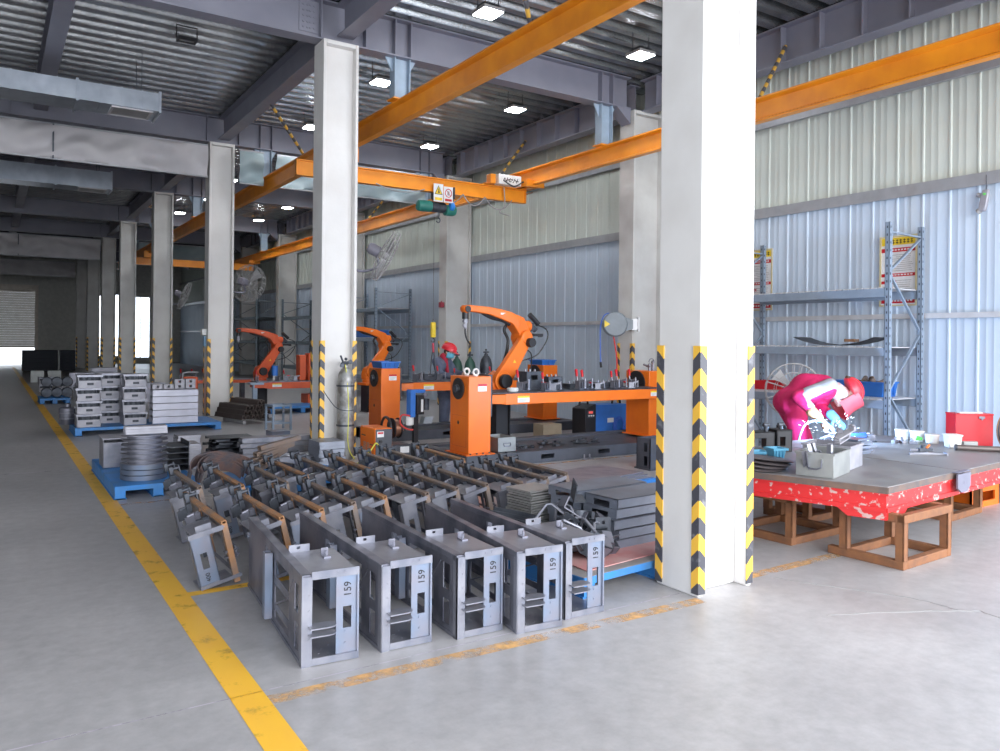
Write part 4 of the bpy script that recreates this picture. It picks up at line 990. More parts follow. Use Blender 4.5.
fixture('flat dark fixture at the right part of the nearest orange table', 7.88, 9.32, tz, .34, .2, .085, 0, None, False)
for i, (x, y, rz, s, fl) in enumerate(((6.33, 9.18, .3, 1.15, False), (6.72, 9.14, 0, 1.0, False), (6.86, 9.12, .8, .9, True), (7.40, 9.2, 0, 1.15, False), (7.50, 9.18, .2, 1.1, False), (7.70, 9.12, .9, .8, True), (8.10, 9.22, 0, 1.0, False), (8.20, 9.2, .2, 1.1, False), (8.38, 9.12, .9, .8, True), (8.48, 9.24, -.2, 1.1, False))):
    toggle('%s red-handled toggle clamp from the left on the nearest orange table%s' % (ORD[i], ', lying flat' if fl else ''), x, y, tz, rz, s*1.25, flat=fl)
tag(MB().lathe([(.05, 0), (.075, .0), (.085, .035), (.075, .05), (.045, .05), (.04, .03)], n=20).build('white_clamp_ring', white_p, None, (6.20, 9.2, tz + .001)), 'white flanged ring lying at the left end of the nearest orange table', 'ring')
# second table: fixtures and clamps in front of the worker
tz2 = .988
for i, (x, rz, s, fl, m) in enumerate(((6.22, .4, 1.3, False, 0), (6.35, -.3, 1.1, True, 0), (6.75, .5, 1.2, False, 0), (7.0, -.3, 1.0, False, 0), (7.6, .2, 1.0, True, 0), (7.85, .3, 1.1, False, 0))):
    toggle('%s red-handled clamp from the left on the second orange table' % ORD[i], x, 12.25 + .05*(i % 3), tz2, rz, s, flat=fl)
fixture('dark fixture on the second orange table in front of the worker', 6.45, 12.4, tz2, .30, .2, .12)
fixture('dark fixture near the right end of the second orange table', 7.45, 12.4, tz2, .28, .2, .10)
def bin_(label, x, y, z, w, d, h, mat, rz=0, group='plastic parts bins'):
    t = thing('parts_bin', label, 'bin', (x, y, z), rz, group)
    e = .025
    MB().rings([[Vector(p) for p in ((e, e, 0), (w - e, e, 0), (w - e, d - e, 0), (e, d - e, 0))], [Vector(p) for p in ((0, 0, h), (w, 0, h), (w, d, h), (0, d, h))], [Vector(p) for p in ((.012, .012, h), (w - .012, .012, h), (w - .012, d - .012, h), (.012, d - .012, h))], [Vector(p) for p in ((e + .01, e + .01, .01), (w - e - .01, e + .01, .01), (w - e - .01, d - e - .01, .01), (e + .01, d - e - .01, .01))]]).build('tub', mat, t)
    m = MB().plate(-.012, w + .012, -.012, d + .012, [(.0, w, .0, d)], h - .018, h + .002, 'z')
    for k in range(3): m.box(w*(.25 + .25*k) - .006, w*(.25 + .25*k) + .006, -.006, .012, .02, h - .02)
    m.build('rim', mat, t)
    return t
bin_('blue bin on top of the drive column behind the wire feeder', 5.46, 12.02, 1.222, .34, .42, .11, blue_b)
bin_('blue bin on the orange support column behind the robot on the nearest table', 9.08, 12.45, 1.232, .34, .44, .10, blue_b)

# station 3 and 4 further back
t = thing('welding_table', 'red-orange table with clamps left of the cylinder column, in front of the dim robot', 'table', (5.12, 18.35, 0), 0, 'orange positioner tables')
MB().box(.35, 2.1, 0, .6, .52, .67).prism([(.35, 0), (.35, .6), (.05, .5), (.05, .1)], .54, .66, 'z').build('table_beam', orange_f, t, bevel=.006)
MB().box(.1, 2.1, .02, .58, .67, .69).build('table_top', steel, t)
MB().box(1.3, 2.4, .0, .5, .14, .36).build('lower_beam', orange_f, t, bevel=.006)
MB().box(.02, .12, .1, .2, 0, .62).box(-.06, .25, .02, .3, .62, .67).build('leg', rack_m, t); MB().box(1.9, 2.0, .4, .5, 0, .52).build('leg', rack_m, t)
sticker(t, .22, .08, (.55, -.002, .60), (0, 0, 0), yellow)
for i, x in enumerate((5.25, 5.75, 5.95, 6.2, 6.6)): toggle('%s clamp from the left on the red-orange table left of the cylinder column' % ORD[i], x, 18.55 + .08*(i % 2), .692, .5*i, 1.2, 'clamps on the dim red-orange table', i % 2 == 1)
t = thing('tailstock_column', 'pair of red-orange upright housings left of the cylinder column', 'machine column', (6.30, 18.6, .692))
MB().box(0, .16, 0, .3, 0, .62).build('left_housing', orange_f, t, bevel=.02); MB().box(.22, .42, .0, .3, 0, .66).build('right_housing', orange_f, t, bevel=.02)
bb = thing('regulator_bottle', 'small blue and white flask standing on the dim red-orange table', 'flask', (5.72, 18.7, .692))
MB().cyl((0, 0, 0), (0, 0, .12), .05, n=12).build('white_base', white_p, bb); MB().cyl((0, 0, .12), (0, 0, .36), .075, n=14).build('blue_body', blue_b, bb)
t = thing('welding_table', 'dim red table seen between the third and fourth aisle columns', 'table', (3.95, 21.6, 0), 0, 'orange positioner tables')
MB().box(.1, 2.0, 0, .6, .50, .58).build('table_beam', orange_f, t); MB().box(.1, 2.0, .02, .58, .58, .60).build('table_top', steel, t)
for x in (.2, 1.8): MB().box(x, x + .1, .2, .4, 0, .5).build('leg', steel_d, t)
for i in range(5): toggle('%s bright clamp from the left on the dim red table behind the third column' % ORD[i], 4.2 + .3*i, 21.8, .602, .4*i, 1.3, 'clamps on the dim red table')
MB_ = thing('tool_trolley', 'red trolley with a bent grey handle just left of the third column', 'trolley', (3.50, 17.9, 0))
MB().box(.0, .30, 0, .4, .12, .85).build('body', orange_f, MB_, bevel=.02); MB().path(spline([(-.02, .02, .3), (-.02, .02, .85), (.05, .02, .95), (.3, .02, .95)]), .018, 8).build('handle', girt_m, MB_)
for x in (.04, .26): MB().cyl((x, .0, .06), (x, .04, .06), .06, n=14).build('wheel', dark, MB_)
sw = thing('control_box', 'small white and blue switch box on the left flange of the third column', 'switch box', (3.93, 17.78, 1.52))
MB().box(-.09, .02, -.02, .12, .24, .38).build('white_cover', white_p, sw, bevel=.01); MB().box(-.05, .0, -.02, .1, 0, .22).build('blue_cover', M('switch_blue', (.25, .42, .6), .5), sw, bevel=.01)

# wire feeder with copper spool
f = thing('wire_feeder_unit', 'orange welding power box with a copper wire spool at the foot of the cylinder column', 'welding machine', (4.49, 10.08, 0), 0)
MB().box(0, .27, 0, .52, .02, .46).build('cabinet', orange, f, bevel=.015)
v = MB()
for c in (.18, .30):
    for k in range(9): v.box(-.003, 0, c, c + .09, .09 + k*.018, .10 + k*.018)
v.build('vent_slots', girt_m, f)
MB().box(-.003, 0, .32, .46, .33, .345).box(-.003, 0, .06, .16, .22, .232).build('dark_lettering', steel_d, f)
MB().box(.01, .26, -.012, 0, .03, .45).build('front_panel', dgrey, f, bevel=.006)
MB().box(.03, .13, -.016, -.012, .34, .42).build('display', paper, f); MB().box(.04, .12, -.018, -.016, .385, .41).build('red_digits', red, f)
for z in (.12, .2, .28): MB().cyl((.08, -.012, z), (.08, -.035, z), .022, n=12).build('knob', dark, f)
sp = MB().lathe([(.05, -.06), (.15, -.06), (.15, -.045), (.10, -.045), (.10, .045), (.15, .045), (.15, .06), (.05, .06)], (.44, .28, .42), 'x', 28).build('spool_flanges', dark, f)
MB().lathe([(.10, -.044), (.125, -.044), (.125, .044), (.10, .044)], (.44, .28, .42), 'x', 28).build('copper_wire', copper, sp)
MB().path(arc((.30, .28, .42), .165, -.3, PI + .3, 16, 'yz'), .02, 8).build('spool_guard', dark, f)
MB().box(.28, .62, .1, .45, .02, .20).build('feed_housing', dgrey, f, bevel=.02); MB().box(.44, .58, .095, .1, .08, .17).build('white_plate', paper, f)
for x, y in ((.04, .06), (.22, .06), (.04, .46), (.58, .4)): MB().cyl((x, y, 0), (x, y, .025), .025, n=10).build('foot', dark, f)
MB().path(spline([(.06, -.03, .2), (-.05, -.15, .28), (-.16, -.2, .18), (-.3, -.12, .02), (-.45, -.05, .02)]), .010, 6).build('yellow_lead', yellow_h, f)
# regulator stand
s = thing('service_stand', 'black post stand carrying a blue air unit in front of the drive columns', 'stand', (5.20, 10.25, 0))
MB().box(-.14, .14, -.14, .14, 0, .014).prism([(-.12, 0), (.12, 0), (.03, .24), (-.03, .24)], -.008, .008, 'y').prism([(-.12, 0), (.12, 0), (.03, .24), (-.03, .24)], -.008, .008, 'x').box(-.035, .035, -.035, .035, .01, .62).build('post', dark, s)
MB().box(-.11, -.03, -.07, .07, .58, .98).build('blue_bracket', blue_b, s, bevel=.006); MB().box(-.12, .14, -.05, .05, .93, .98).build('blue_arm', blue_b, s, bevel=.006)
MB().box(-.02, .10, -.09, .0, .62, .90).box(.0, .04, -.10, -.09, .66, .86).build('valve_block', dark, s, bevel=.008); MB().box(.045, .08, -.096, -.09, .66, .84).build('white_scale', paper, s)
MB().cyl((.16, -.02, .68), (.16, -.02, .84), .05, n=14).build('filter_bowl', steel_d, s); MB().lathe([(.0, 0), (.035, 0), (.035, .02), (0, .02)], (.13, -.06, .90), 'y', 14).build('gauge', steel_l, s)
MB().prism([(.10, .48), (.24, .48), (.27, .58), (.13, .58)], -.06, .06, 'y').build('drip_tray', galv, s); MB().lathe([(.045, .46), (.06, .47), (.06, .58), (.03, .6)], (-.09, 0, 0), 'z', 12).build('white_cup', white_p, s)
MB().path(spline([(-.1, -.05, .60), (-.24, -.05, .62), (-.26, -.05, .50), (-.16, -.05, .42), (-.06, -.05, .40)]), .012, 6).build('red_hose', red_h, s)
tagb = thing('sheet_box', 'grey steel tote box with a drop handle on the nearest station base', 'box', (5.86, 9.0, .172))
MB().plate(0, .30, 0, .2, [], 0, .005, 'y').box(0, .005, 0, .4, 0, .2).box(.295, .3, 0, .4, 0, .2).box(0, .3, .395, .4, 0, .2).box(0, .3, 0, .4, 0, .005).build('tub', galv, tagb); MB().path([(.09, -.006, .12), (.10, -.012, .08), (.20, -.012, .08), (.21, -.006, .12), (.09, -.006, .12)], .006, 6).build('drop_handle', steel, tagb)
tagb.location.x = 5.83
# loose cut parts on the base plate
lp = None
for k in range(26):
    if lp is None: lp = MB().prism([(-.09, -.03), (.05, -.05), (.09, .0), (.03, .05), (-.08, .03)], 0, .012, 'z').box(.02, .05, -.02, .02, .012, .035).build('cut_part', steel_d); o = lp
    else: o = lp.copy(); COL.objects.link(o)
    big = k < 15
    o.location = ((7.0 + 1.15*rnd.random()) if big else (6.1 + .7*rnd.random()), 9.2 + .5*rnd.random(), .137 + (.012*(k % 4) if big else 0)); o.rotation_euler = (0, 0, rnd.uniform(0, 6)); o.scale = (1.3, 1.2, 1.0)
    tag(o, 'small dark cut steel part lying loose on the nearest station base', 'part', 'loose cut parts on the station base')
MB_ = None
# gas cylinder strapped to the second column
def gas_cylinder(label, x, y, r, h, mat, group=None, straps=False):
    t = thing('gas_cylinder', label, 'gas cylinder', (x, y, 0), 0, group)
    MB().lathe([(r*.9, 0), (r, .02), (r, h*.82), (r*.96, h*.86), (r*.8, h*.92), (r*.5, h*.965), (r*.32, h*.98), (r*.30, h)], n=28).build('shell', mat, t)
    MB().cyl((0, 0, h - .01), (0, 0, h + .06), .028, .024, 12).cyl((-.06, 0, h + .04), (.06, 0, h + .04), .016, n=8).ball((0, 0, h + .09), .022).build('valve', steel_d, t)
    if straps:
        for z in (.47, 1.03): MB().lathe([(r + .001, z), (r + .006, z + .004), (r + .006, z + .024), (r + .001, z + .028)], n=28).build('strap', steel_d, t)
        MB().cyl((-.05, -.03, h + .04), (-.10, -.05, h + .14), .014, n=8).lathe([(0, 0), (.03, 0), (.03, .02), (0, .02)], (-.085, -.08, h + .0), 'y', 14).lathe([(0, 0), (.03, 0), (.03, .02), (0, .02)], (.05, -.06, h + .05), 'y', 14).cyl((-.09, -.05, h + .02), (.04, -.04, h + .05), .02, n=8).build('regulator', steel_d, t)
        MB().path(spline([(-.03, -.04, h + .04), (-.02, -.115, h - .25), (.0, -.12, .7), (-.01, -.125, .3), (.02, -.13, .12), (.09, -.14, .01)]), .007, 6).build('yellow_hose', yellow_h, t)
        MB().path(spline([(-.32, .02, .98), (-.26, .0, .88), (-.16, -.06, .74), (-.05, -.12, .70), (.08, -.11, .70)]), .006, 6).build('thin_wire', steel_d, t)
    return t
gas_cylinder('scuffed silver gas cylinder strapped to the second aisle column', 4.235, 10.53, .122, 1.33, cyl_m, None, True)
gas_cylinder('dark green gas cylinder beside the worker, left of the group', 8.10, 14.1, .12, 1.36, green, 'gas cylinders behind the second table')
gas_cylinder('dark green gas cylinder in the middle of the group by the worker', 8.36, 14.0, .12, 1.36, green, 'gas cylinders behind the second table')
gas_cylinder('dark grey gas cylinder at the right of the group by the worker', 8.75, 14.0, .13, 1.42, steel_d, 'gas cylinders behind the second table')
# blue inverter welder
b = thing('inverter_welder', 'blue welding machine with a black control front under the far end of the nearest table', 'welding machine', (8.98, 10.68, 0), .0)
MB().box(0, .75, .02, .36, .04, .58).build('blue_case', blue_b, b, bevel=.015)
MB().prism([(-.02, .03), (.0, .03), (.0, .60), (-.02, .60), (-.24, .52), (-.24, .06)], .0, .38, 'y').build('black_front', dark, b, bevel=.01)
MB().box(-.20, -.06, -.004, .0, .36, .50).build('control_face', steel_d, b); MB().box(-.17, -.08, -.007, -.004, .44, .48).build('lit_display', screen, b)
for k in range(3): MB().cyl((-.17 + k*.05, -.002, .40), (-.17 + k*.05, -.02, .40), .014, n=10).build('knob', white_p, b)
for x in (-.14, .62): MB().path([(x - .10, .18, .56), (x - .08, .18, .68), (x + .08, .18, .68), (x + .10, .18, .56)], .022, 8).build('carry_handle', dark, b)
MB().box(.28, .42, .012, .02, .26, .34).build('white_logo_panel', white_p, b)
for k in range(3): MB().path([(.52 + (.13 - .02*k)*math.cos(a), -.02 - .012*k, .20 + (.16 - .02*k)*math.sin(a)) for a in [2*PI*i/20 for i in range(20)]], .009, 6, True).build('blue_hose_coil', blue_h, b)
for x in (.05, .68): MB().box(x - .03, x + .03, .03, .35, 0, .04).build('foot', dark, b)
tag(MB().box(0, .40, 0, .3, 0, .24).box(.02, .38, -.008, 0, .15, .2).build('wooden_crate', M('crate_tan', (.36, .29, .2), .7), None, (8.1, 11.05, .002)), 'tan crate on the floor between the station bases, left of the blue welding machine', 'crate')
# hose reel
h = thing('hose_reel', 'grey hose reel with a yellow warning triangle on the wall column', 'hose reel', (9.55, 10.62, 2.02), (0, 0, -.55))
MB().lathe([(0, -.09), (.20, -.09), (.225, -.06), (.225, .06), (.20, .09), (0, .09)], (-.16, 0, 0), 'y', 28).prism([(-.10, -.17), (.16, -.08), (.16, .08), (-.10, .17)], -.06, .06, 'y').build('reel_body', M('reel_grey', (.22, .25, .28), .5), h)
MB().prism([(-.36, -.06), (-.26, .0), (-.36, .07)], -.096, -.091, 'y').build('warning_triangle', yellow, h)
MB().box(.14, .26, -.05, .05, -.10, .10).box(.25, .27, -.08, .08, -.13, .13).build('wall_bracket', girt_l, h)
MB().path(spline([(-.26, -.02, .20), (-.36, -.02, .15), (-.42, -.02, -.05), (-.42, -.02, -.45), (-.41, -.02, -.68)]), .010, 6).build('blue_air_hose', blue_h, h); MB().cyl((-.41, -.02, -.68), (-.40, -.02, -.78), .022, n=8).build('hose_gun', dark, h)
MB().path(spline([(-.18, 0, -.22), (-.12, 0, -.6), (-.12, 0, -1.0), (-.2, -.05, -1.25), (-.32, -.1, -1.3)]), .013, 6).build('red_air_hose', red_h, h)

# wall fans
def fan(label, c, nrm, r, arm_to, group='caged industrial fans'):
    q = Vector(nrm).normalized().to_track_quat('Z', 'Y')
    t = thing('industrial_fan', label, 'fan', c, q.to_euler(), group)
    m = MB()
    for rr, z in ((r, -.05), (r, .05), (r*.985, 0), (r*.66, .085), (r*.33, .10), (r*.66, -.085), (r*.33, -.10)): m.path([(rr*math.cos(a), rr*math.sin(a), z) for a in [2*PI*i/32 for i in range(32)]], .006 if rr > r*.9 else .004, 5, True)
    for k in range(20):
        a = 2*PI*k/20; c_, s_ = math.cos(a), math.sin(a)
        for sg in (1, -1): m.path([(.05*c_, .05*s_, .105*sg), (r*.5*c_, r*.5*s_, .096*sg), (r*c_, r*s_, .05*sg)], .005, 4)
        m.path([(r*c_, r*s_, -.05), (r*c_, r*s_, .05)], .004, 4)
    m.build('wire_cage', fan_g, t)
    bl = MB()
    for k in range(3):
        a0 = 2*PI*k/3; pts = []
        for i in range(6):
            rr = .05 + (r*.9 - .05)*i/5; sw = .35 + .25*i/5
            pts.append([Vector((rr*math.cos(a0), rr*math.sin(a0), -.03)), Vector((rr*math.cos(a0 + sw), rr*math.sin(a0 + sw), .03)), Vector((rr*math.cos(a0 + sw), rr*math.sin(a0 + sw), .036)), Vector((rr*math.cos(a0), rr*math.sin(a0), -.024))])
        bl.rings(pts)
    bl.lathe([(.06, -.03), (.06, .03)], n=16); bl.build('blades', fan_g, t)
    MB().lathe([(.04, -.10), (.085, -.11), (.09, -.24), (.07, -.29), (.02, -.30)], n=18).build('motor', M('motor_grey', (.20, .19, .23), .45), t)
    # arm back to the column (world to local)
    iv = q.inverted(); p = iv @ (Vector(arm_to) - Vector(c))
    MB().path(spline([(0, 0, -.2), tuple(iv @ Vector((0, 0, -.2)) + Vector((0, 0, -.12))), tuple(p*.6 + iv @ Vector((0, 0, -.10))), tuple(p)]), .02, 8).build('arm', steel, t)
    return t
rv = Vector((r0.x, r0.y, 0)); fv = Vector((fw.x, fw.y, 0))
fan('caged fan on the second column, seen edge-on beside the orange crane rail', (4.98, 10.85, 2.96), rv*.86 - Vector((0, 0, .45)) + fv*.18, .40, (4.42, 10.8, 2.72))
fan('caged fan on the third column, seen from behind between the columns', (4.85, 17.85, 2.93), fv*.9 + rv*.35 - Vector((0, 0, .15)), .42, (4.45, 17.8, 2.75))
fan('dim caged fan on the fourth column, between the third and fourth columns', (4.85, 24.8, 2.95), rv*.9 + fv*.4 - Vector((0, 0, .4)), .42, (4.47, 24.75, 2.7))

# storage racks
def rack(label, x0, y0, x1, y1, h, shelves, mat, group='steel storage racks along the clad wall'):
    t = thing('storage_rack', label, 'rack', (x0, y0, 0), 0, group); D = x1 - x0; L = y1 - y0
    for yy in (0, L):
        for xx in (0, D):
            p = MB().box(xx - .035, xx - .029, yy - .03, yy + .03, 0, h).box(xx - .035, xx + .035, yy - .03, yy - .024, 0, h).box(xx - .035, xx + .035, yy + .024, yy + .03, 0, h).box(xx - .06, xx + .06, yy - .06, yy + .06, 0, .008)
            hl = MB(); k = .1
            while k < h - .05: hl.box(xx - .036, xx - .0352, yy - .008, yy + .008, k, k + .03).box(xx - .014, xx + .004, yy - .0312, yy - .030, k, k + .03); k += .10
            pp = p.build('upright', mat, t); hl.build('slots', steel_d, pp)
        z = .3; s = 0
        while z < h - .3:
            a, b = ((0, D) if s % 2 else (D, 0)); z2 = min(z + .78, h - .15)
            MB().beam((a, yy, z), (b, yy, z2), .035, .02).build('brace', mat, t); z = z2; s += 1
        MB().beam((0, yy, h - .12), (D, yy, h - .14), .035, .02).build('brace', mat, t)
    for z in shelves:
        for xx in (-.01, D + .01): MB().box(xx - .025, xx + .025, .03, L - .03, z - .11, z).build('shelf_beam', mat, t, bevel=.004)
        d = MB(); n = int(L/.10)
        for k in range(n): d.box(-.03, D + .03, .05 + k*(L - .1)/n, .05 + (k + .72)*(L - .1)/n, z, z + .014)
        d.build('deck_slats', girt_l if mat is rack_m else mat, t)
    return t
rack('blue-grey steel rack with slatted shelves beside the nearest column, behind the welder', 9.68, 5.74, 10.44, 8.30, 3.28, (.98, 1.66, 2.43), rack_m)
rack('dim steel rack right of the cylinder column behind the second robot', 9.3, 20.9, 10.4, 24.1, 3.2, (.65, 1.75, 2.62), rack_m)
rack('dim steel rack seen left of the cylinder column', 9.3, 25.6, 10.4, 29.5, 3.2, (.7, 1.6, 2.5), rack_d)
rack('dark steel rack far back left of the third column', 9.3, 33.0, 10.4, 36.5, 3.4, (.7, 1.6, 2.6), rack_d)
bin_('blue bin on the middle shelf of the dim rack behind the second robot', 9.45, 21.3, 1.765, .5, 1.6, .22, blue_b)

# ================================================================ heavy red welding tables at the right
TZ = .62
def poly_table(label, poly, xcut, loc=(0, 0, 0), clampside=False, corner=True):
    t = thing('welding_table', label, 'table', loc, 0, 'heavy red steel tables')
    MB().prism(poly, TZ - .055, TZ, 'z').build('table_plate', tabtop, t, bevel=.004)
    def inset(P, d):
        c = Vector((sum(p[0] for p in P)/len(P), sum(p[1] for p in P)/len(P)))
        return [tuple(Vector(p) + (c - Vector(p)).normalized()*d) for p in P]
    f = MB(); P = inset(poly, .02)
    n = len(P)
    for i in range(n):
        a, b = Vector(P[i]), Vector(P[(i+1) % n])
        f.beam((a.x, a.y, TZ - .115), (b.x, b.y, TZ - .115), .05, .12, (0, 0, 1))
    fr_ = MB()
    for i in range(n):
        a, b = Vector((*P[i], 0)), Vector((*P[(i+1) % n], 0)); d = (b - a).normalized(); nn = Vector((d.y, -d.x, 0)); L = (b - a).length
        R = Matrix((d, -nn, Vector((0, 0, 1)))).transposed().to_4x4(); T = Matrix.Translation(a) @ R
        fr_.box(0, L, -.0, .05, TZ - .20, TZ - .056, T).box(0, L, -.012, .05, TZ - .20, TZ - .165, T).box(0, L, -.012, .05, TZ - .072, TZ - .056, T)
        if corner and i in (0, 3): fr_.prism([((0 if i == 0 else L), TZ - .26), ((.28 if i == 0 else L - .28), TZ - .26), ((.36 if i == 0 else L - .36), TZ - .20), ((0 if i == 0 else L), TZ - .20)], 0, .05, 'y', T)
    fr_.build('red_frame', red_w, t)
    c0, c1 = Vector(P[0]), Vector(P[2]); m = MB()
    return t
A = (5.72, 3.38); 
t1 = poly_table('heavy red steel welding table right of the nearest column, where the welder works', [A, (7.04, 3.50), (7.04, 5.52), (5.22, 4.88)], 0)
# burnt brown rim on the plate edge
for p, q in ((A, (7.04, 3.50)), ((5.22, 4.88), A)):
    a, b = Vector((*p, 0)), Vector((*q, 0)); d = (b - a).normalized(); nn = Vector((d.y, -d.x, 0)); L = (b - a).length
    T = Matrix.Translation(a) @ Matrix((d, -nn, Vector((0, 0, 1)))).transposed().to_4x4()
    MB().box(0, L, -.006, .006, TZ - .054, TZ - .004, T).build('scorched_edge', tabedge, t1)
t2 = poly_table('second heavy red steel table at the right edge with cups and a red toolbox', [(7.06, 3.50), (9.0, 3.68), (8.95, 5.45), (7.06, 5.60)], 0, corner=False)
a, b = Vector((7.06, 3.50, 0)), Vector((9.0, 3.68, 0)); d = (b - a).normalized(); nn = Vector((d.y, -d.x, 0)); L = (b - a).length
T2 = Matrix.Translation(a) @ Matrix((d, -nn, Vector((0, 0, 1)))).transposed().to_4x4()
MB().box(0, L, -.006, .006, TZ - .054, TZ - .004, T2).build('scorched_edge', tabedge, t2)
cl = tag(MB().box(-.13, .13, -.02, -.006, TZ - .13, TZ - .01).prism([(-.12, TZ - .13), (.12, TZ - .13), (.06, TZ - .17), (-.05, TZ - .17)], -.02, -.006, 'y').box(-.13, .13, -.02, .03, TZ + .001, TZ + .006).cyl((0, -.022, TZ - .09), (0, -.018, TZ - .09), .012, n=8).build('joining_plate', M('lilac_plate', (.17, .17, .23), .5), t2, (6.98, 3.465, 0), (0, 0, .09)))
def trestle(label, x, y, w, d, over=.12, rz=0):
    t = thing('table_trestle', label, 'trestle', (x, y, 0), rz, 'rusted angle-iron trestles under the red tables')
    h = TZ - .205; a = .065
    def ang(x0, x1, y0, y1, z0, z1, nm):
        MB().box(x0, x1, y0, y1, z0, z1).build(nm, trestle_m, t, bevel=.006)
    ang(0, a, 0, d + over, 0, a, 'bottom_rail'); ang(w - a, w, 0, d, 0, a, 'bottom_rail'); ang(a, w - a, 0, a, 0, a, 'bottom_rail'); ang(a, w - a, d - a, d, 0, a, 'bottom_rail')
    for px, py in ((0, 0), (w - a, 0), (0, d - a), (w - a, d - a)):
        MB().box(px, px + a, py, py + .012, a, h).box(px, px + .012, py, py + a, a, h).box(px + a - .012, px + a, py, py + a, a, h - .0).build('post', trestle_m, t)
    ang(0, w, -.004, a - .01, h - a, h, 'top_rail'); ang(0, a, a, d, h - a, h, 'top_rail'); ang(w - a, w, a, d, h - a, h, 'top_rail'); ang(a, w - a, d - a, d, h - a, h, 'top_rail')
trestle('rusty brown trestle under the near corner of the first red table', 5.77, 3.28, .76, .52, .1, .05)
trestle('rusty brown trestle under the left side of the first red table, behind the near one', 5.66, 4.18, .78, .66, .0, .05)
trestle('rusty brown trestle at the right edge under the second red table', 7.75, 3.95, .74, .62, .1, .08)
trestle('rusty brown trestle further back under the second red table', 7.75, 4.75, .7, .5, .0, .05)
trestle('rusty brown trestle behind under the first red table', 6.5, 4.62, .45, .5, .0, .05)
ob = thing('lifting_block', 'orange steel box on the floor behind the trestle under the second red table', 'box', (8.55, 4.15, 0))
MB().plate(0, .6, 0, .26, [(.1, .5, .06, .16)], 0, .02, 'y').box(0, .02, 0, .4, 0, .26).box(.58, .6, 0, .4, 0, .26).box(0, .6, .38, .4, 0, .26).box(0, .6, 0, .4, .24, .26).build('shell', orange, ob); MB().box(.2, .4, -.01, 0, .18, .23).build('front_lug', orange, ob)

# things on the tables
def tote(label, x, y, rz, l, w, h, mat):
    t = thing('sheet_box', label, 'box', (x, y, TZ + .002), rz, 'grey tote boxes on the red table')
    MB().box(0, .006, 0, w, 0, h).box(l - .006, l, 0, w, 0, h).box(.006, l - .006, 0, .006, 0, h).box(.006, l - .006, w - .006, w, 0, h).box(.006, l - .006, .006, w - .006, 0, .006).build('tub', mat, t, bevel=.002)
    MB().plate(-.010, l + .010, -.010, w + .010, [(.008, l - .008, .008, w - .008)], h - .014, h + .003, 'z').build('rim', mat, t)
    MB().box(-.012, 0, w*.28, w*.33, h*.60, h*.78).box(-.012, 0, w*.67, w*.72, h*.60, h*.78).build('handle_clip', mat, t)
    MB().path([(-.012, w*.30, h*.72), (-.018, w*.31, h*.42), (-.018, w*.42, h*.33), (-.018, w*.58, h*.33), (-.018, w*.69, h*.42), (-.012, w*.70, h*.72)], .006, 8).build('drop_handle', steel, t)
    return t
tote('grey sheet metal tote full of cut parts, nearest on the red table', 5.665, 3.80, .30, .44, .30, .195, galv)
tote('paler grey tote behind the nearest tote, lit by the welding arc', 6.16, 3.98, .30, .38, .40, .20, white_s)
up_ = None
for k in range(9):
    if up_ is None: up_ = MB().box(0, .035, 0, .006, 0, .26).box(0, .006, 0, .035, 0, .26).box(0, .035, 0, .035, .0, .006).build('angle_offcut', steel_l); o = up_
    else: o = up_.copy(); COL.objects.link(o)
    i, j = k % 3, k // 3; c, s_ = math.cos(.30), math.sin(.30); lx, ly = .07 + .13*i, .05 + .085*j
    o.location = (5.665 + c*lx - s_*ly, 3.80 + s_*lx + c*ly, TZ + .01); o.rotation_euler = (-.15 - .45*(j == 2), .25 + .55*(i == 2), .4*k); tag(o, 'bright steel angle offcut standing in the nearest grey tote', 'offcut', 'angle offcuts in the nearest tote')
lb = None
for k in range(7):
    if lb is None: lb = MB().prism([(0, 0), (.34, .01), (.36, .05), (.02, .05)], 0, .012, 'z').box(.3, .34, .01, .05, .012, .04).build('long_offcut', white_s); o = lb
    else: o = lb.copy(); COL.objects.link(o)
    o.location = (6.14 + .04*k, 4.06 + .03*k, TZ + .215 + .012*(k % 3)); o.rotation_euler = (0, -.08 - .06*(k % 3), .3 + .2*math.sin(k*2.1)); tag(o, 'pale long offcut lying across the arc-lit tote', 'offcut', 'long offcuts across the pale tote')
dp = None
for k in range(4):
    if dp is None:
        m = MB(); m.rings([[Vector((r_*math.cos(2*PI*j/32), .72*r_*math.sin(2*PI*j/32), zz)) for j in range(32)] for r_, zz in ((.23, .012), (.26, .006), (.25, 0), (.10, -.004))]); dp = m.build('curved_plate', M('plate_mauve', (.20, .17, .18), .45, .5)); o = dp
    else: o = dp.copy(); COL.objects.link(o)
    o.location = (5.62 + .03*k, 4.43 + .02*k, TZ + .012 + .020*k); o.rotation_euler = (.02*k, -.02, .5 + .4*k); tag(o, 'dark curved scrap plate, %s from the bottom of the pile left of the grey tote' % ORD[k], 'plate', 'curved scrap plates on the red table')
fx = thing('fixture_block', 'black machined fixture at the back left of the red table beside the nearest column', 'fixture', (6.25, 5.12, TZ + .002), -.3, 'dark fixtures')
MB().plate(0, .30, 0, .20, [(.07, .20, .05, .14)], 0, .02, 'y').box(0, .02, 0, .2, 0, .2).box(.28, .30, 0, .2, 0, .2).box(0, .3, 0, .2, .19, .20).build('left_body', dark, fx, bevel=.004)
MB().plate(.32, .50, 0, .22, [(.36, .42, .06, .15)], 0, .02, 'y').box(.32, .34, 0, .2, 0, .22).box(.48, .50, 0, .2, 0, .22).box(.32, .5, 0, .2, .20, .22).build('right_body', dark, fx, bevel=.004)
for x in (.25, .42): MB().cyl((x, .08, .19), (x, .08, .26), .02, n=10).cyl((x - .03, .08, .265), (x + .03, .08, .265), .02, n=10).build('clamp_knob', steel_d, fx)
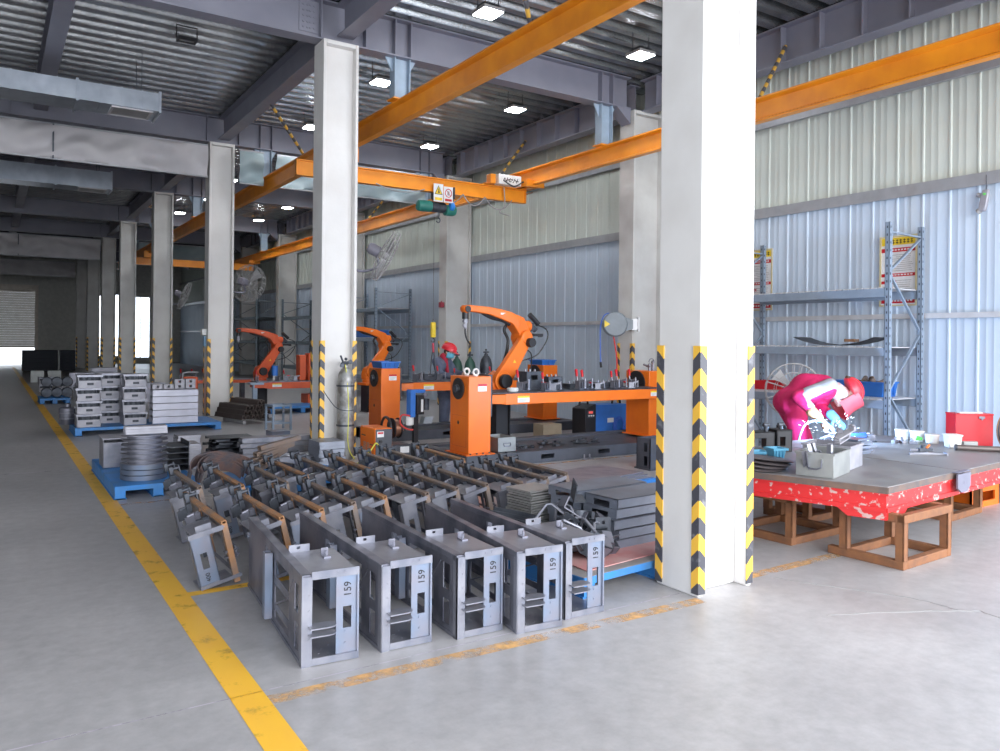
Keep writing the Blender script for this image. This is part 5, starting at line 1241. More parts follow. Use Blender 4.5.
bin_('small teal bin on the red table between the black fixture and the totes', 5.86, 4.52, TZ + .003, .13, .13, .14, teal_b, -.3)
bin_('flat teal tray on the red table in front of the black fixture', 5.98, 4.92, TZ + .003, .24, .14, .05, teal_b, -.3)
ps = None
for k in range(7):
    if ps is None: ps = MB().box(0, .22, 0, .3, 0, .012).box(0, .22, -.004, 0, 0, .02).build('thin_plate', steel_b); o = ps  # the arc's blue light on these plates is put into their colour
    else: o = ps.copy(); COL.objects.link(o)
    o.location = (7.12 + .02*math.sin(k*2), 4.50 + .02*math.cos(k*3), TZ + .002 + k*.022); o.rotation_euler = (0, 0, .1*math.sin(k*1.5)); tag(o, 'thin plate, %s from the bottom of the small stack right of the welding arc' % ORD[k], 'plate', 'thin plates beside the arc')
for k, (x, y, r_, h_, nm) in enumerate(((8.70, 4.98, .075, .115, 'leftmost white pot on the second red table'), (8.72, 4.82, .075, .115, 'white pot with a green label on the second red table'), (8.70, 4.64, .072, .095, 'low cream pot, third from the left on the second red table'))):
    c = thing('plastic_pot', nm, 'pot', (x, y, TZ + .002), 0, 'white pots on the second red table')
    MB().lathe([(0, 0), (r_*.86, 0), (r_, h_), (r_*1.04, h_ + .004), (r_*.94, h_ + .002), (r_*.8, .01), (0, .01)], n=26).build('pot_body', white_p, c)
    MB().lathe([(r_*1.0, h_ - .012), (r_*1.06, h_ - .01), (r_*1.06, h_ + .004), (r_*1.0, h_ + .005)], n=26).build('rim', white_p, c)
    if k == 1: MB().prism([(-.04, .02), (.03, .02), (.035, .05), (-.02, .07)], -.078, -.074, 'y').build('green_label', M('label_green', (.15, .7, .12), .5), c, (0, 0, 0), (0, 0, -.75))
tb_ = thing('plastic_tub', 'white square tub right of the round pots on the second red table', 'tub', (8.54, 4.34, TZ + .002), .9)
MB().rings([[Vector(p) for p in ((-.06, -.06, 0), (.06, -.06, 0), (.06, .06, 0), (-.06, .06, 0))], [Vector(p) for p in ((-.07, -.07, .13), (.07, -.07, .13), (.07, .07, .13), (-.07, .07, .13))]]).build('tub_body', white_p, tb_, bevel=.012); MB().box(-.076, .076, -.076, .076, .125, .14).build('lid', white_p, tb_, bevel=.006)
g = thing('angle_grinder', 'blue angle grinder with a grey gear head lying on the second red table', 'grinder', (8.12, 5.15, TZ + .055), -.75)
MB().lathe([(.02, -.20), (.036, -.19), (.034, -.05), (.042, .02), (.045, .08), (.03, .085)], (0, 0, 0), 'x', 18).build('motor_body', M('grinder_blue', (.03, .09, .30), .4), g)
MB().rings([[Vector((x, y*s_, z*s_)) for y, z in ((-.04, -.035), (.04, -.035), (.045, .03), (-.045, .03))] for x, s_ in ((.085, .8), (.11, 1), (.16, 1), (.18, .7))]).cyl((.14, 0, -.04), (.14, 0, -.05), .03, n=14).build('gear_head', steel_l, g, bevel=.006)
MB().lathe([(0, -.052), (.058, -.052), (.058, -.046), (0, -.046)], (.14, 0, 0), 'z', 24).build('grinding_disc', steel_d, g); MB().path(arc((.14, 0, -.04), .062, PI*.5, PI*1.5, 10, 'xy'), .008, 6).build('disc_guard', steel, g)
wr = tag(MB().prism([(-.17, .0), (-.16, .04), (-.04, .075), (.06, .075), (.17, .02), (.18, -.02), (.06, .035), (-.05, .03)], 0, .018, 'z').box(.17, .185, -.03, .03, 0, .03).cyl((-.12, .035, .018), (-.12, .035, .024), .012, n=10).cyl((.02, .055, .018), (.02, .055, .024), .012, n=10).build('bent_lever', steel_l, None, (7.72, 4.16, TZ + .002), (0, 0, -.6)), 'bent flat steel lever lying in the middle of the second red table', 'lever')
hm = thing('hand_tool', 'small dark clamp tool with an orange tip beside the bent lever', 'tool', (7.98, 4.33, TZ + .002), -.5)
MB().box(-.07, .07, -.03, .03, 0, .03).cyl((-.02, 0, .03), (-.02, 0, .06), .025, n=12).build('body', steel_d, hm); MB().cyl((.02, .0, .03), (.05, 0, .065), .012, n=8).build('orange_tip', orange, hm); MB().beam((-.07, 0, .015), (-.14, .02, .012), .02).build('jaw', steel_l, hm)
sm = None
for k, (x, y) in enumerate(((8.35, 4.86), (8.40, 4.80), (8.44, 4.70))):
    if sm is None: sm = MB().box(-.04, .04, -.02, .02, 0, .03).cyl((0, 0, .03), (.03, 0, .06), .014, n=8).build('steel_fitting', steel_l); o = sm
    else: o = sm.copy(); COL.objects.link(o)
    o.location = (x, y, TZ + .002); o.rotation_euler = (0, 0, k); tag(o, 'small bright fitting lying in front of the white pots', 'fitting', 'bright fittings before the pots')
pp = thing('steel_pipe', 'dark steel pipe lying along the back of the second red table at the right edge', 'pipe', (8.35, 4.22, TZ + .03))
MB().path([(0, 0, 0), (.42, -.52, 0)], .028, 16).build('tube', M('pipe_brown', (.18, .15, .14), .45, .5), pp); MB().lathe([(.030, 0), (.033, .0), (.033, .02), (.030, .02)], (0, 0, 0), 'x', 16).build('end_collar', steel_d, pp, (0, 0, 0), (0, 0, -.89))
rbx = thing('tool_chest', 'red steel toolbox with a latch standing on the second red table near the wall', 'toolbox', (8.72, 4.40, TZ + .002), -.62); rbx.scale = (.86, .86, .98)
MB().box(0, .46, 0, .24, 0, .34).build('chest_body', red, rbx, bevel=.006); MB().box(-.004, .464, -.004, .244, .335, .352).build('lid', red, rbx, bevel=.004)
MB().box(.28, .35, -.014, -.003, .30, .325).cyl((.315, -.014, .295), (.315, -.02, .295), .012, n=10).build('latch', steel, rbx)
MB().prism([(.06, .02), (.36, .05), (.34, .18), (.08, .16)], .354, .362, 'z').build('cloth_on_lid', paper, rbx)
gbx = tag(MB().box(0, .14, 0, .06, 0, .07).box(.02, .12, -.004, 0, .02, .05).build('grey_box', galv, None, (8.58, 4.24, TZ + .002), (0, 0, -.62)), 'small grey box in front of the red toolbox', 'box')
cc = thing('cable_coil', 'coil of brown welding cable hanging over the right edge beside the red toolbox', 'cable', (8.98, 3.96, TZ + .19), -.5)
for k in range(6): MB().path([((.10 + .008*k)*math.cos(a), .012*k - .03, (.17 + .006*k)*math.sin(a)) for a in [2*PI*i/24 for i in range(24)]], .011, 6, True).build('cable_turn', rust_o if k % 2 else steel_d, cc)
bt = tag(MB().lathe([(0, 0), (.035, 0), (.036, .10), (.02, .13), (.02, .15), (.0, .152)], n=18).build('spray_bottle', white_p, None, (9.0, 4.30, TZ + .002)), 'white bottle behind the red toolbox at the right edge', 'bottle'); bt.scale = (1.2, 1.2, 2.4)

# rack contents and wall things
bin_('blue bin with rusty parts on the low shelf of the blue-grey rack', 9.98, 5.98, .996, .36, .75, .20, blue_b)
bin_('small red tray on the low shelf of the rack beside the nearest column', 9.95, 7.55, .996, .34, .55, .13, red)
rp = None
for k in range(10):
    if rp is None: rp = MB().lathe([(.02, -.08), (.035, -.07), (.03, .0), (.04, .07), (.02, .08)], n=12).build('rusty_casting', rust); o = rp
    else: o = rp.copy(); COL.objects.link(o)
    o.location = (10.08 + .09*(k % 2), 6.08 + .055*k, 1.14 + .04*(k % 3)); o.rotation_euler = (1.3, .5*k, k); tag(o, 'rusty casting heaped in the blue bin on the rack', 'casting', 'rusty castings in the blue bin')
cs = thing('bent_sheet', 'dark curved sheet lying on the middle shelf of the blue-grey rack', 'sheet', (9.95, 6.1, 1.676))
MB().rings([[Vector((0, y, zz)), Vector((.4, y, zz)), Vector((.4, y, zz + .006)), Vector((0, y, zz + .006))] for y, zz in [(i*.09, .01 + .11*abs((i - 7)/7)**2.2) for i in range(15)]]).build('sheet', steel_d, cs, sharp=80)
MB().box(.1, .22, .35, .50, .06, .10).build('orange_offcut', rust_o, cs)
def poster(label, y0, y1, z0, z1):
    x = XW - .045
    t = thing('notice_board', label, 'poster', (x, y0, z0), 0, 'framed notice boards on the clad wall'); w, h = y1 - y0, z1 - z0
    MB().box(-.004, .012, 0, w, 0, h).build('board', paper, t)
    MB().plate(0, w, 0, h, [(.025, w - .025, .02, h - .02)], -.012, .0, 'x').build('frame', M('frame_straw', (.72, .62, .36), .5), t)
    MB().box(-.007, -.004, .03, w - .03, h - .13, h - .025).build('yellow_header', yellow, t)
    hd = MB(); k = .06
    while k < w - .10:
        hd.box(-.009, -.007, k, k + .035, h - .10, h - .09).box(-.009, -.007, k + .014, k + .022, h - .115, h - .05).box(-.009, -.007, k, k + .035, h - .07, h - .062); k += .052
    hd.build('header_strokes', dark, t)
    for zz, hh, a, b in ((.77, .055, 0, 1), (.42, .045, 0, 1), (.32, .04, .55, 1), (.04, .07, 0, 1)):
        r_ = MB().box(-.007, -.004, .03 + (w - .06)*a, .03 + (w - .06)*b, zz*h, zz*h + hh).build('red_band', red, t)
        bl = MB(); k = w*.12
        while k < w - .14: bl.box(-.0085, -.007, k, k + .03, zz*h + hh*.35, zz*h + hh*.7); k += .045
        bl.build('band_strokes', paper, r_)
    ln = MB(); rr = random.Random(3)
    for k in range(9):
        zz = h*(.50 + .028*k); ln.box(-.007, -.004, .06 + rr.random()*.05, w*(.5 + .4*rr.random()), zz, zz + .006)
    for k in range(8):
        zz = h*(.15 + .03*k); ln.box(-.007, -.004, .06 + rr.random()*.05, w*(.45 + .3*rr.random()), zz, zz + .006)
    ln.build('small_print', fan_g, t)
poster('white notice with yellow header and red bands behind the near end of the rack', 5.86, 6.40, 2.24, 3.22)
poster('white notice with yellow header partly hidden by the nearest column', 8.22, 8.78, 2.24, 3.24)
ph = thing('hanging_handset', 'grey pendant handset hanging on a cord from the wall rail at upper right', 'handset', (XW - .10, 4.985, 3.40))
MB().rings([[Vector((-.03*s_, y*s_ + dy, z)) for y in (-.045, .045)] + [Vector((.03*s_, y*s_ + dy, z)) for y in (.045, -.045)] for z, s_, dy in ((-.0, .8, .02), (.05, 1, .015), (.2, 1.05, -.01), (.27, .8, -.02))]).build('handset_body', white_s, ph, bevel=.012)
MB().cyl((0, .05, .02), (0, .08, .0), .035, n=12).build('ear_cap', fan_g, ph); MB().cyl((0, .04, .2), (0, .08, .22), .03, n=12).build('mouth_cap', fan_g, ph); MB().box(-.036, -.03, -.03, .0, .20, .225).build('green_label', M('label_green', (.15, .7, .12), .5), ph); MB().path([(0, -.02, .27), (0, -.02, .46)], .004, 6).build('cord', steel_d, ph)
dbx = tag(MB().box(-.05, .05, -.06, .06, 0, .13).box(-.055, -.05, -.03, .03, .04, .1).cyl((0, 0, .13), (0, 0, .16), .02, n=10).build('alarm_box', M('dark_red', (.30, .03, .05), .5), None, (9.74, 17.78, 2.55)), 'small dark red alarm box on the wall column behind the worker', 'alarm')
fan('caged floor fan behind the welder, in front of the rack', (9.28, 6.85, 1.06), -fv*.9 - rv*.15 + Vector((0, 0, .05)), .37, (9.28, 6.95, .5), 'caged floor fans')
fs_ = thing('fan_stand', 'black pedestal of the floor fan behind the welder', 'stand', (9.30, 7.06, 0)); MB().lathe([(.0, 0), (.2, 0), (.2, .02), (.04, .05), (.022, .08), (.022, .52), (0, .53)], n=20).build('pedestal', dark, fs_); MB().box(-.04, .04, -.05, .05, .5, .56).build('clamp', dark, fs_)
sf = thing('steel_box', 'dark grey slotted steel box standing on the floor just left of the nearest column', 'box', (7.34, 7.62, 0), 0)
MB().plate(0, .26, 0, .42, [(.05, .12, .05, .18), (.05, .12, .24, .36)], 0, .012, 'x').box(0, .4, 0, .012, 0, .42).box(0, .4, .248, .26, 0, .42).box(.388, .4, 0, .26, 0, .42).build('shell', dgrey, sf); MB().box(-.02, .42, -.02, .28, 0, .02).build('foot_plate', dgrey, sf)

# stool, tool bench and odds and ends left of the cylinder column
stl = thing('steel_stool', 'grey steel frame stool in front of the heap of brown sections', 'stool', (4.36, 14.35, 0), .1)
for x in (0, .34):
    for y_ in (0, .34): MB().box(x, x + .035, y_, y_ + .035, 0, .44).build('leg', rack_m, stl)
MB().plate(0, .375, 0, .375, [(.04, .335, .04, .335)], .44, .475, 'z').build('seat_frame', rack_m, stl); MB().box(.035, .34, .0, .03, .12, .15).box(.035, .34, .345, .375, .12, .15).build('lower_rail', rack_m, stl)
cbx = tag(MB().box(0, .38, 0, .25, 0, .30).box(-.01, .39, -.01, .26, .26, .30).build('carton', white_p, None, (4.62, 17.05, .002)), 'white carton with red print on the floor right of the third column', 'carton')
MB().box(.08, .30, -.008, -.002, .15, .19).build('red_print', red, cbx)
wb = thing('tool_bench', 'dark grey cabinet left of the cylinder column base', 'cabinet', (4.95, 13.4, 0), -.1)
MB().box(0, .45, 0, .5, 0, .62).build('body', dgrey, wb, bevel=.008); MB().box(.05, .22, -.012, 0, .15, .5).build('door', steel_d, wb); MB().box(.10, .13, -.025, -.012, .3, .36).build('red_switch', red, wb); MB().prism([(-.1, .62), (.5, .62), (.5, .66), (-.1, .72)], .0, .5, 'y').build('sloping_top', steel_d, wb)
dr = thing('power_drill', 'small yellow and black drill on the floor left of the cylinder column', 'drill', (4.55, 12.95, 0.03), .4)
MB().lathe([(.02, -.1), (.04, -.09), (.04, .05), (.02, .1)], (0, 0, .03), 'x', 14).build('body', yellow, dr); MB().beam((-.03, 0, .03), (-.09, .1, 0), .03).cyl((.1, 0, .03), (.15, 0, .03), .008, n=8).build('grip', dark, dr)
for k, (x, y_, w_, d_, h_) in enumerate(((3.35, 12.6, .42, .3, .12), (3.8, 12.55, .3, .32, .2), (4.12, 12.2, .42, .3, .15))):
    o = MB().plate(0, w_, 0, h_, [(w_*.2, w_*.3, h_*.3, h_*.6), (w_*.7, w_*.8, h_*.3, h_*.6)], 0, .01, 'y').box(0, .01, 0, d_, 0, h_).box(w_ - .01, w_, 0, d_, 0, h_).box(0, w_, 0, d_, h_ - .01, h_).build('bent_cover', (steel_l, steel_b, steel)[k], None, (x, y_, .002), (0, 0, .1*k - .1)); tag(o, '%s folded cover from the left, on the floor behind the long channels' % ORD[k], 'cover', 'folded covers behind the long channels')

# far aisle goods
cr = None
for k in range(10):
    if cr is None: cr = MB().box(0, 1.5, .03, .05, 0, .2).plate(0, 1.5, 0, .2, [(.1, .7, .05, .15), (.8, 1.4, .05, .15)], 0, .02, 'y').box(0, .02, 0, 1.0, 0, .2).box(1.48, 1.5, 0, 1.0, 0, .2).box(0, 1.5, 0, 1., .18, .2).box(0, 1.5, 0, 1.0, .0, .02).build('dark_crate', M('crate_dark', (.02, .025, .04), .6)); o = cr
    else: o = cr.copy(); COL.objects.link(o)
    o.location = (1.3 if k < 5 else 2.9, 44.5, .002 + .203*(k % 5)); o.scale = (1 if k < 5 else .45, 1, 1); tag(o, 'dark crate, %s from the floor in the %s stack before the far shutter' % (ORD[k % 5], 'left' if k < 5 else 'right'), 'crate', 'dark crates before the far shutter')
wbx = None
for k in range(2):
    if wbx is None: wbx = MB().box(0, .42, 0, .4, 0, .42).box(.1, .3, -.01, 0, .08, .34).build('white_box', galv); o = wbx
    else: o = wbx.copy(); COL.objects.link(o)
    o.location = (1.25 + .55*k, 33.5, .002); tag(o, '%s pale box at the aisle line far back before the dark crates' % ('left' if k == 0 else 'right'), 'box', 'pale boxes far down the aisle')
dm = None
for k in range(6):
    if dm is None: dm = MB().lathe([(.0, 0), (.11, 0), (.13, .03), (.13, .12), (.10, .14), (.05, .14), (.05, .18), (0, .18)], (0, 0, .0), 'y', 18).build('dark_hub', steel_d); o = dm
    else: o = dm.copy(); COL.objects.link(o)
    o.location = (1.20 + .23*(k % 3), 22.85, .275 + .27*(k // 3)); tag(o, 'dark round hub, %s from the left in the %s row on the small far pallet' % (ORD[k % 3], 'lower' if k < 3 else 'upper'), 'hub', 'dark hubs on the far pallet')
fblk = 0
for (x, y_, n, nm) in ((2.0, 24.5, 3, 'stack behind the far pallet'), (2.6, 26.0, 4, 'grey stack before the fourth column'), (3.1, 22.0, 4, 'stack just left of the fourth column'), (2.2, 29.0, 4, 'distant stack left of the fifth column'), (2.9, 30.0, 5, 'taller distant stack by the fifth column')):
    for k in range(n):
        c = u.copy(); COL.objects.link(c); c.location = (x + .02*math.sin(k*2), y_, .003 + k*.128); c.scale = (1, 1.3, 1.08); c.data = u.data
        tag(c, 'grey channel, %s from the floor in the %s' % (ORD[k], nm), 'channel', 'grey channel stacks along the far aisle')
for (x, y_, n, nm) in ((1.5, 24.2, 2, 'dark stack beyond the small far pallet'), (1.25, 27.5, 2, 'dim stack at the aisle line far back')):
    for k in range(n): clone(blk, (x, y_, .003 + .226*k), .05*k, 'machined block, %s from the floor in the %s' % (ORD[k], nm), 'machined blocks far down the aisle')

# ================================================================ people
def head_mb(T, n=16):
    m = MB()
    m.ball((0, 0, .02), .095, n, 12, (1.0, .82, 1.12)); m.ball((.025, 0, -.055), .065, n, 10, (1, .85, 1.05)); m.ball((.055, 0, -.095), .032, 10, 8)
    m.ball((.098, 0, -.03), .017, 8, 6, (1, .8, 1.3)); m.ball((.088, 0, -.068), .018, 8, 6, (.6, 1.4, .5))
    for s in (-1, 1): m.ball((-.005, .080*s, -.015), .026, 8, 6, (.8, .4, 1.25)); m.ball((.075, .034*s, .012), .018, 8, 6, (.7, 1, .6))
    m.cyl((-.02, 0, -.08), (-.035, 0, -.17), .055, .06, 12)
    return m.xf(T)
def hand_mb(T, curl=.6, side=1):
    # palm along +x, back of hand +z, thumb towards +y*side
    m = MB(); m.ball((.045, 0, 0), .045, 12, 8, (1.05, .85, .38)); m.cyl((-.02, 0, 0), (.03, 0, 0), .028, .032, 10)
    for i, (y, L) in enumerate(((.028, .070), (.010, .080), (-.009, .074), (-.027, .058))):
        p = Vector((.085, y*side, 0)); a = 0; pts = [p]; rr = [.0095]
        for k, f in enumerate((.45, .32, .23)):
            a += curl*(.6 + .35*k); p = p + Vector((math.cos(a), .04*y/.03*side*(k == 0), -math.sin(a)))*L*f; pts.append(p); rr.append(.009 - .001*k)
        limb(m, pts, rr, 8)
    p = Vector((.02, .034*side, -.004)); limb(m, [p, p + Vector((.028, .026*side, -.012)), p + Vector((.055, .032*side, -.03))], [.012, .011, .009], 8)
    return m.xf(T)
def aim(p, d, upv):
    # frame with +x along d
    x = Vector(d).normalized(); y = Vector(upv).cross(x).normalized(); z = x.cross(y)
    return Matrix.Translation(p) @ Matrix((x, y, z)).transposed().to_4x4()
def hard_hat(t, T, mat, flip=False):
    n = 28; rs = []
    for i in range(9):
        a = PI/2*i/8; r_ = .142*math.cos(a)**.8 if i < 8 else .012; zz = .125*math.sin(a)
        rs.append([Vector((r_*1.12*math.cos(2*PI*j/n), r_*.93*math.sin(2*PI*j/n), zz)) for j in range(n)])
    low = [[Vector((.150*1.12*math.cos(2*PI*j/n) + .03*max(0, math.cos(2*PI*j/n))**3, .150*.93*math.sin(2*PI*j/n), z_)) for j in range(n)] for z_ in (-.012, -.004)]
    m = MB().rings(low + rs)
    for y in (-.03, 0, .03): m.path([(.150*math.cos(a)*1.02 - .0, y, .126*math.sin(a) + .006) for a in [.35 + (PI - .7)*k/12 for k in range(13)]], .012, 6)
    m.rings([[Vector((.12, -.11, -.004)), Vector((.12, .11, -.004)), Vector((.12, .11, .004)), Vector((.12, -.11, .004))], [Vector((.205, -.06, -.022)), Vector((.205, .06, -.022)), Vector((.205, .06, -.016)), Vector((.205, -.06, -.016))]])
    return m.xf(T).build('hard_hat', mat, t, sharp=50)

# --- the welder: bent over the table, seen from his right side
PXM = .01218
def wp(px, py, b=0.0): return Vector(((px - 500)/784*(9.62 + b) - 300/784*9.62, b, 1.7 - (py - 344)*(9.62 + b)/784))
wl = thing('person', 'person in magenta coveralls and a red hard hat bent over the red table, welding', 'person', tuple(fv*9.62 + rv*(300/784*9.62)), -YAW)
hip, mid, chest, neck = wp(794, 402, .02), wp(806, 390, .02), wp(823, 388, .0), wp(839, 390, -.03)
hc = wp(850, 398, -.06)
hd = aim(hc, (.50, -.12, -.85), (.86, 0, .5))
shN, shF = wp(829, 388, -.2), wp(830, 388, .18)
elN, wrN = wp(798, 397, -.36), wp(819, 417, -.56)
elF, wrF = wp(820, 408, .02), wp(836, 418, -.40)
hnD = Vector((.50, -.62, -.55)).normalized(); hfD = Vector((.25, -.80, -.45)).normalized()
kneN, ankN = wp(801, 446, -.12), wp(799, 479, -.10); kneF, ankF = wp(808, 446, .14), wp(803, 479, .14)
body = MB()
limb(body, [hip, mid, chest, neck], [.13, .135, .14, .06]); limb(body, [neck, hc], [.06, .06])
for s, e, w in ((shN, elN, wrN), (shF, elF, wrF)): limb(body, [s, e, w], [.065, .05, .034])
for s, k, a_ in ((hip + Vector((.0, -.1, -.02)), kneN, ankN), (hip + Vector((0, .1, -.02)), kneF, ankF)): limb(body, [s, k, a_], [.10, .07, .05])
m = head_mb(hd); body.add(m.v, m.f)
m = hand_mb(aim(wrN, hnD, (.6, 0, .6)), .75, 1); body.add(m.v, m.f); m = hand_mb(aim(wrF, hfD, (0, -.3, 1)), .75, -1); body.add(m.v, m.f)
flesh('body', body, skin, wl, .011, 3)
c = MB()
limb(c, [hip + Vector((-.05, 0, .0)), hip + Vector((.06, 0, .06)), mid + Vector((0, 0, .02)), chest, neck + Vector((-.02, 0, 0))], [.185, .18, .19, .17, .085], 16)
for y in (-.11, .11): c.ball(mid + Vector((.03, y, .0)), .15); c.ball(hip + Vector((-.06, y, -.01)), .155); c.ball(chest + Vector((.0, y*.9, -.01)), .13)
for s, e, w in ((shN, elN, wrN), (shF, elF, wrF)): limb(c, [s, e, e + (w - e)*.8], [.095, .078, .056])
for s, k, a_ in ((hip + Vector((-.02, -.1, -.06)), kneN, ankN), (hip + Vector((-.02, .1, -.06)), kneF, ankF)): limb(c, [s, s + (k - s)*.5, k, a_], [.15, .125, .10, .085])
flesh('coverall', c, suit, wl, .014, 5)
gy = MB(); limb(gy, [shN + Vector((.02, -.005, .035)), elN + (shN - elN)*.25 + Vector((.015, -.012, .012)), elN + Vector((.035, -.012, -.02)), elN + (wrN - elN)*.55 + Vector((.01, -.008, 0))], [.088, .078, .076, .062])
flesh('grey_sleeve_panel', gy, suit_g, wl, .011, 4)
for s in (-1, 1):
    a_ = ankN if s < 0 else ankF
    sh_ = MB(); limb(sh_, [a_ + Vector((0, 0, -.02)), Vector((a_.x + .02, a_.y, .05)), Vector((a_.x + .15, a_.y - .03, .04))], [.06, .05, .042]); flesh('work_boot', sh_, steel_d, wl, .012, 3)
gl = MB(); m = hand_mb(aim(wrN, hnD, (.6, 0, .6)) @ Matrix.Scale(1.35, 4), .7, 1); gl.add(m.v, m.f); limb(gl, [wrN - hnD*.10, wrN], [.068, .056]); flesh('leather_glove', gl, glove, wl, .008, 2)
gl = MB(); m = hand_mb(aim(wrF, hfD, (0, -.3, 1)) @ Matrix.Scale(1.3, 4), .7, -1); gl.add(m.v, m.f); limb(gl, [wrF - hfD*.08, wrF], [.06, .052]); flesh('blue_glove', gl, glove_b, wl, .008, 2)
hard_hat(wl, aim(wp(854, 392, -.06), (.34, -.10, -.93), (.92, -.1, .35)) @ Matrix.Translation((-.03, 0, -.02)), helmet)
sc_ = MB(); limb(sc_, [wp(836, 390, -.05), wp(841, 393, -.06)], [.105, .10]); flesh('neck_cloth', sc_, M('neck_cloth', (.52, .36, .34), .9, 0, (.62, .52, .5), 14, bump=.3), wl, .012, 3)
vs = MB()
T = aim(hc, (.50, -.12, -.85), (.86, 0, .5))
rs = []
for i in range(9):
    zz = .085 - .265*i/8; fl_ = .04*max(0, (i - 4)/4)**1.5
    rs.append([T @ Vector(((.158 + fl_ - dd)*math.cos(a)*1.0 + .005, (.140 + fl_ - dd)*math.sin(a)*.95, zz)) for dd in (0, .006) for a in ([-1.85 + 3.7*k/14 for k in range(15)] if dd == 0 else [1.85 - 3.7*k/14 for k in range(15)])])
vs.rings(rs); vz = vs.build('welding_shield', visor_m, wl, sharp=60)
MB().cbox((0, 0, 0), (.008, .09, .05)).xf(T @ Matrix.Translation((.16, 0, -.01))).build('dark_lens', dark, vz)
# torch and sparks
tip = wp(832, 429, -.80)
tr = thing('welding_torch', 'welding torch with a pale cable held in the leather glove', 'torch', tuple(fv*9.62 + rv*(300/784*9.62)), -YAW)
pd = wrN + hnD*.09
MB().path(spline([pd - Vector((.10, .02, -.02)), pd, pd + hnD*.14, tip]), [.018]*16 + [.014]*8 + [.009], 10).build('torch_body', M('torch_blue', (.10, .25, .5), .4), tr)
MB().path(spline([pd - Vector((.10, .02, -.02)), pd + Vector((-.22, -.02, -.02)), pd + Vector((-.30, -.05, -.16)), pd + Vector((-.36, -.1, -.36)), pd + Vector((-.3, .35, -.62)), pd + Vector((-.25, .6, -.80))]), .013, 8).build('torch_cable', white_s, tr)
Mw = Matrix.Translation(fv*9.62 + rv*(300/784*9.62)) @ Matrix.Rotation(-YAW, 4, 'Z')
wpnt = Mw @ wp(834, 430, -.88)
ws = thing('welding_workpiece', 'bracket assembly being welded on the red table under the arc', 'workpiece', (wpnt.x, wpnt.y, TZ + .002), .4)
hz_ = max(.05, wpnt.z - TZ - .03)
MB().box(-.14, .14, -.09, .09, 0, .012).box(-.02, -.008, -.08, .08, .012, hz_).box(.06, .072, -.06, .06, .012, hz_*.8).build('bracket', steel_l, ws)
MB().beam((-.2, .1, .03), (.12, -.02, hz_ - .01), .03, .015).build('strut', steel_l, ws)
MB().ball((.0, 0, hz_ + .005), .012, 10, 8).build('arc_spot', spark, ws)
sp_ = MB()
for k in range(80):
    a, e, d_ = rnd.uniform(0, 2*PI), rnd.uniform(-.1, 1.2), rnd.uniform(.05, .36)
    p = Vector((math.cos(a)*math.cos(e), math.sin(a)*math.cos(e), math.sin(e)*.75))*d_; q = p*(1 + rnd.uniform(.03, .12))
    sp_.path([p + Vector((0, 0, hz_)), q + Vector((0, 0, hz_))], .0014, 4)
tag(sp_.build('spark_shower', spark, None, (wpnt.x, wpnt.y, TZ + .002)), 'shower of white sparks flying from the welding arc', 'sparks', None, 'stuff')
al = bpy.data.lights.new('arc_light', 'POINT'); al.energy = 75; al.color = (.38, .62, 1.0); al.shadow_soft_size = .02
ao = bpy.data.objects.new('arc_light', al); COL.objects.link(ao); ao.location = wpnt + Vector((.0, -.0, .07))

# --- the worker in the red hard hat behind the second table
P2 = .0192
wb_d = 15.15
def w2(px, py, b=0.0): return Vector(((px - 445)*P2, b, 1.7 - (py - 340)*P2))
wk = thing('person', 'person in a dark jacket, blue mask and red hard hat behind the second table', 'person', tuple(fv*wb_d + rv*((445 - 500)/784*wb_d)), -YAW)
hip, chest, neck, hc = Vector((-.04, .05, .94)), w2(442, 364, .02), w2(444, 356, 0), w2(449, 352, -.03)
hd = aim(hc, (.80, -.42, -.28), (.28, 0, 1))
body = MB(); limb(body, [hip, Vector((-.03, .04, 1.1)), chest, neck], [.13, .125, .14, .06]); limb(body, [neck, hc], [.06, .06])
shN, shF = w2(437, 361, -.17), w2(447, 361, .17)
elN, wrN = Vector((-.06, -.24, 1.04)), Vector((.20, -.34, 1.03)); elF, wrF = Vector((.2, .18, 1.06)), Vector((.36, -.05, 1.06))
legs = (((-.03, -.1, .9), (.0, -.1, .48), (-.02, -.1, .08)), ((-.03, .12, .9), (.03, .12, .48), (.0, .12, .08)))
for s, e, w in ((shN, elN, wrN), (shF, elF, wrF)): limb(body, [s, e, w], [.06, .045, .032])
for l in legs: limb(body, [Vector(p) for p in l], [.1, .07, .05])
m = head_mb(hd); body.add(m.v, m.f)
for w, e, sd in ((wrN, elN, 1), (wrF, elF, -1)): m = hand_mb(aim(w, w - e, (0, 0, 1)), .6, sd); body.add(m.v, m.f)
flesh('body', body, skin, wk, .012, 3)
c = MB(); limb(c, [hip, Vector((-.03, .04, 1.1)), chest, neck + Vector((0, 0, -.04))], [.165, .165, .17, .09], 14)
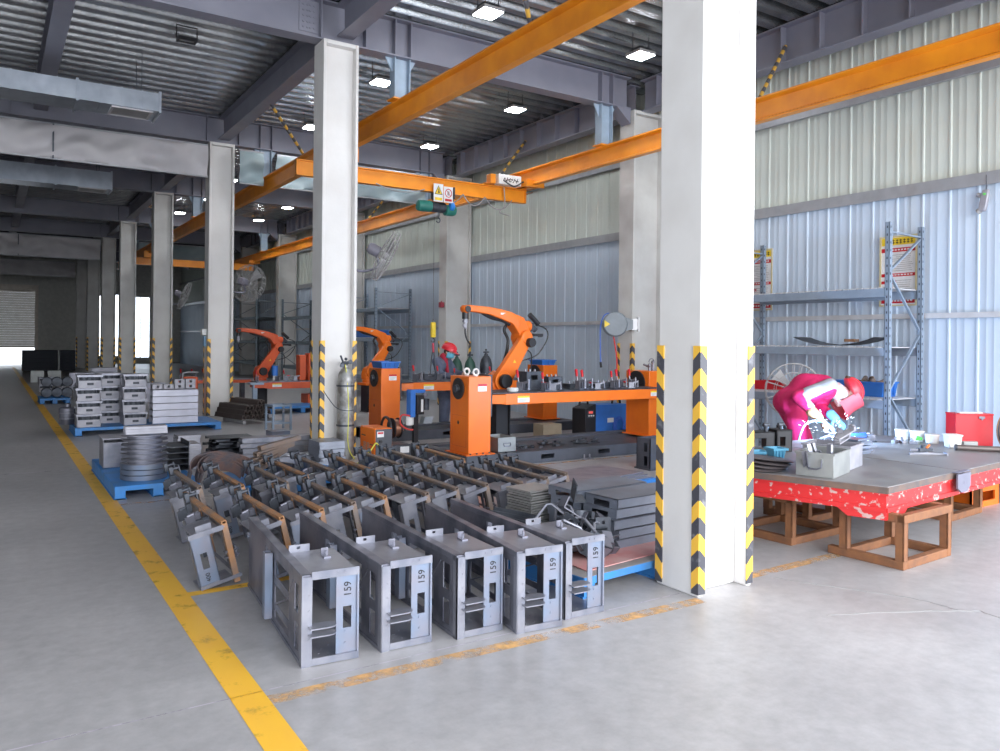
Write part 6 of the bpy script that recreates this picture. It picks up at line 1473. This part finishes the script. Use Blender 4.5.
for y in (-.12, .12): c.ball(chest + Vector((0, y, -.02)), .12); c.ball(hip + Vector((0, y*.6, .05)), .14)
for s, e, w in ((shN, elN, wrN), (shF, elF, wrF)): limb(c, [s, e, e + (w - e)*.85], [.085, .068, .052])
flesh('work_jacket', c, denim, wk, .016, 4)
c = MB()
for l in legs: limb(c, [Vector(p) for p in l], [.135, .10, .075])
flesh('trousers', c, denim, wk, .016, 4)
for l in legs:
    a_ = Vector(l[2]); sh_ = MB(); limb(sh_, [a_ + Vector((0, 0, 0)), Vector((a_.x + .02, a_.y, .05)), Vector((a_.x + .14, a_.y - .03, .04))], [.06, .05, .042]); flesh('work_boot', sh_, steel_d, wk, .014, 3)
hard_hat(wk, hd @ Matrix.Translation((-.012, 0, .045)), helmet)
mk = MB(); rs = []
for i in range(7):
    zz = .005 - .115*i/6; b_ = .012*math.sin(PI*i/6)
    rs.append([hd @ Vector(((.122 + b_ - dd - .02*max(0, i - 4))*math.cos(a)*1.0, (.082 + b_ - dd)*math.sin(a), zz)) for dd in (0, .008) for a in ([-1.35 + 2.7*k/12 for k in range(13)] if dd == 0 else [1.35 - 2.7*k/12 for k in range(13)])])
mk.rings(rs).build('face_mask', mask_m, wk, sharp=70)
for s in (-1, 1):
    MB().path([hd @ Vector(p) for p in ((.03, .085*s, -.02), (-.01, .098*s, .0), (-.02, .092*s, .02))], .003, 5).build('mask_loop', white_p, wk)
    ey = MB().ball((0, 0, 0), .011, 10, 8).xf(hd @ Matrix.Translation((.087, .034*s, .010))).build('eye', white_p, wk)
    MB().ball((0, 0, 0), .006, 8, 6).xf(hd @ Matrix.Translation((.0955, .034*s, .010))).build('iris', dark, ey)
sf_ = MB(); limb(sf_, [neck + Vector((.0, -.02, -.015)), chest + Vector((.08, -.13, .03)), chest + Vector((.12, -.15, -.14))], [.085, .05, .035]); flesh('red_scarf', sf_, M('scarf_red', (.5, .03, .06), .9), wk, .012, 3)
hb_ = MB().ball((0, 0, 0), .10, 14, 10, (.9, .86, .95)).xf(hd @ Matrix.Translation((-.012, 0, .018))).build('hair', hair, wk)
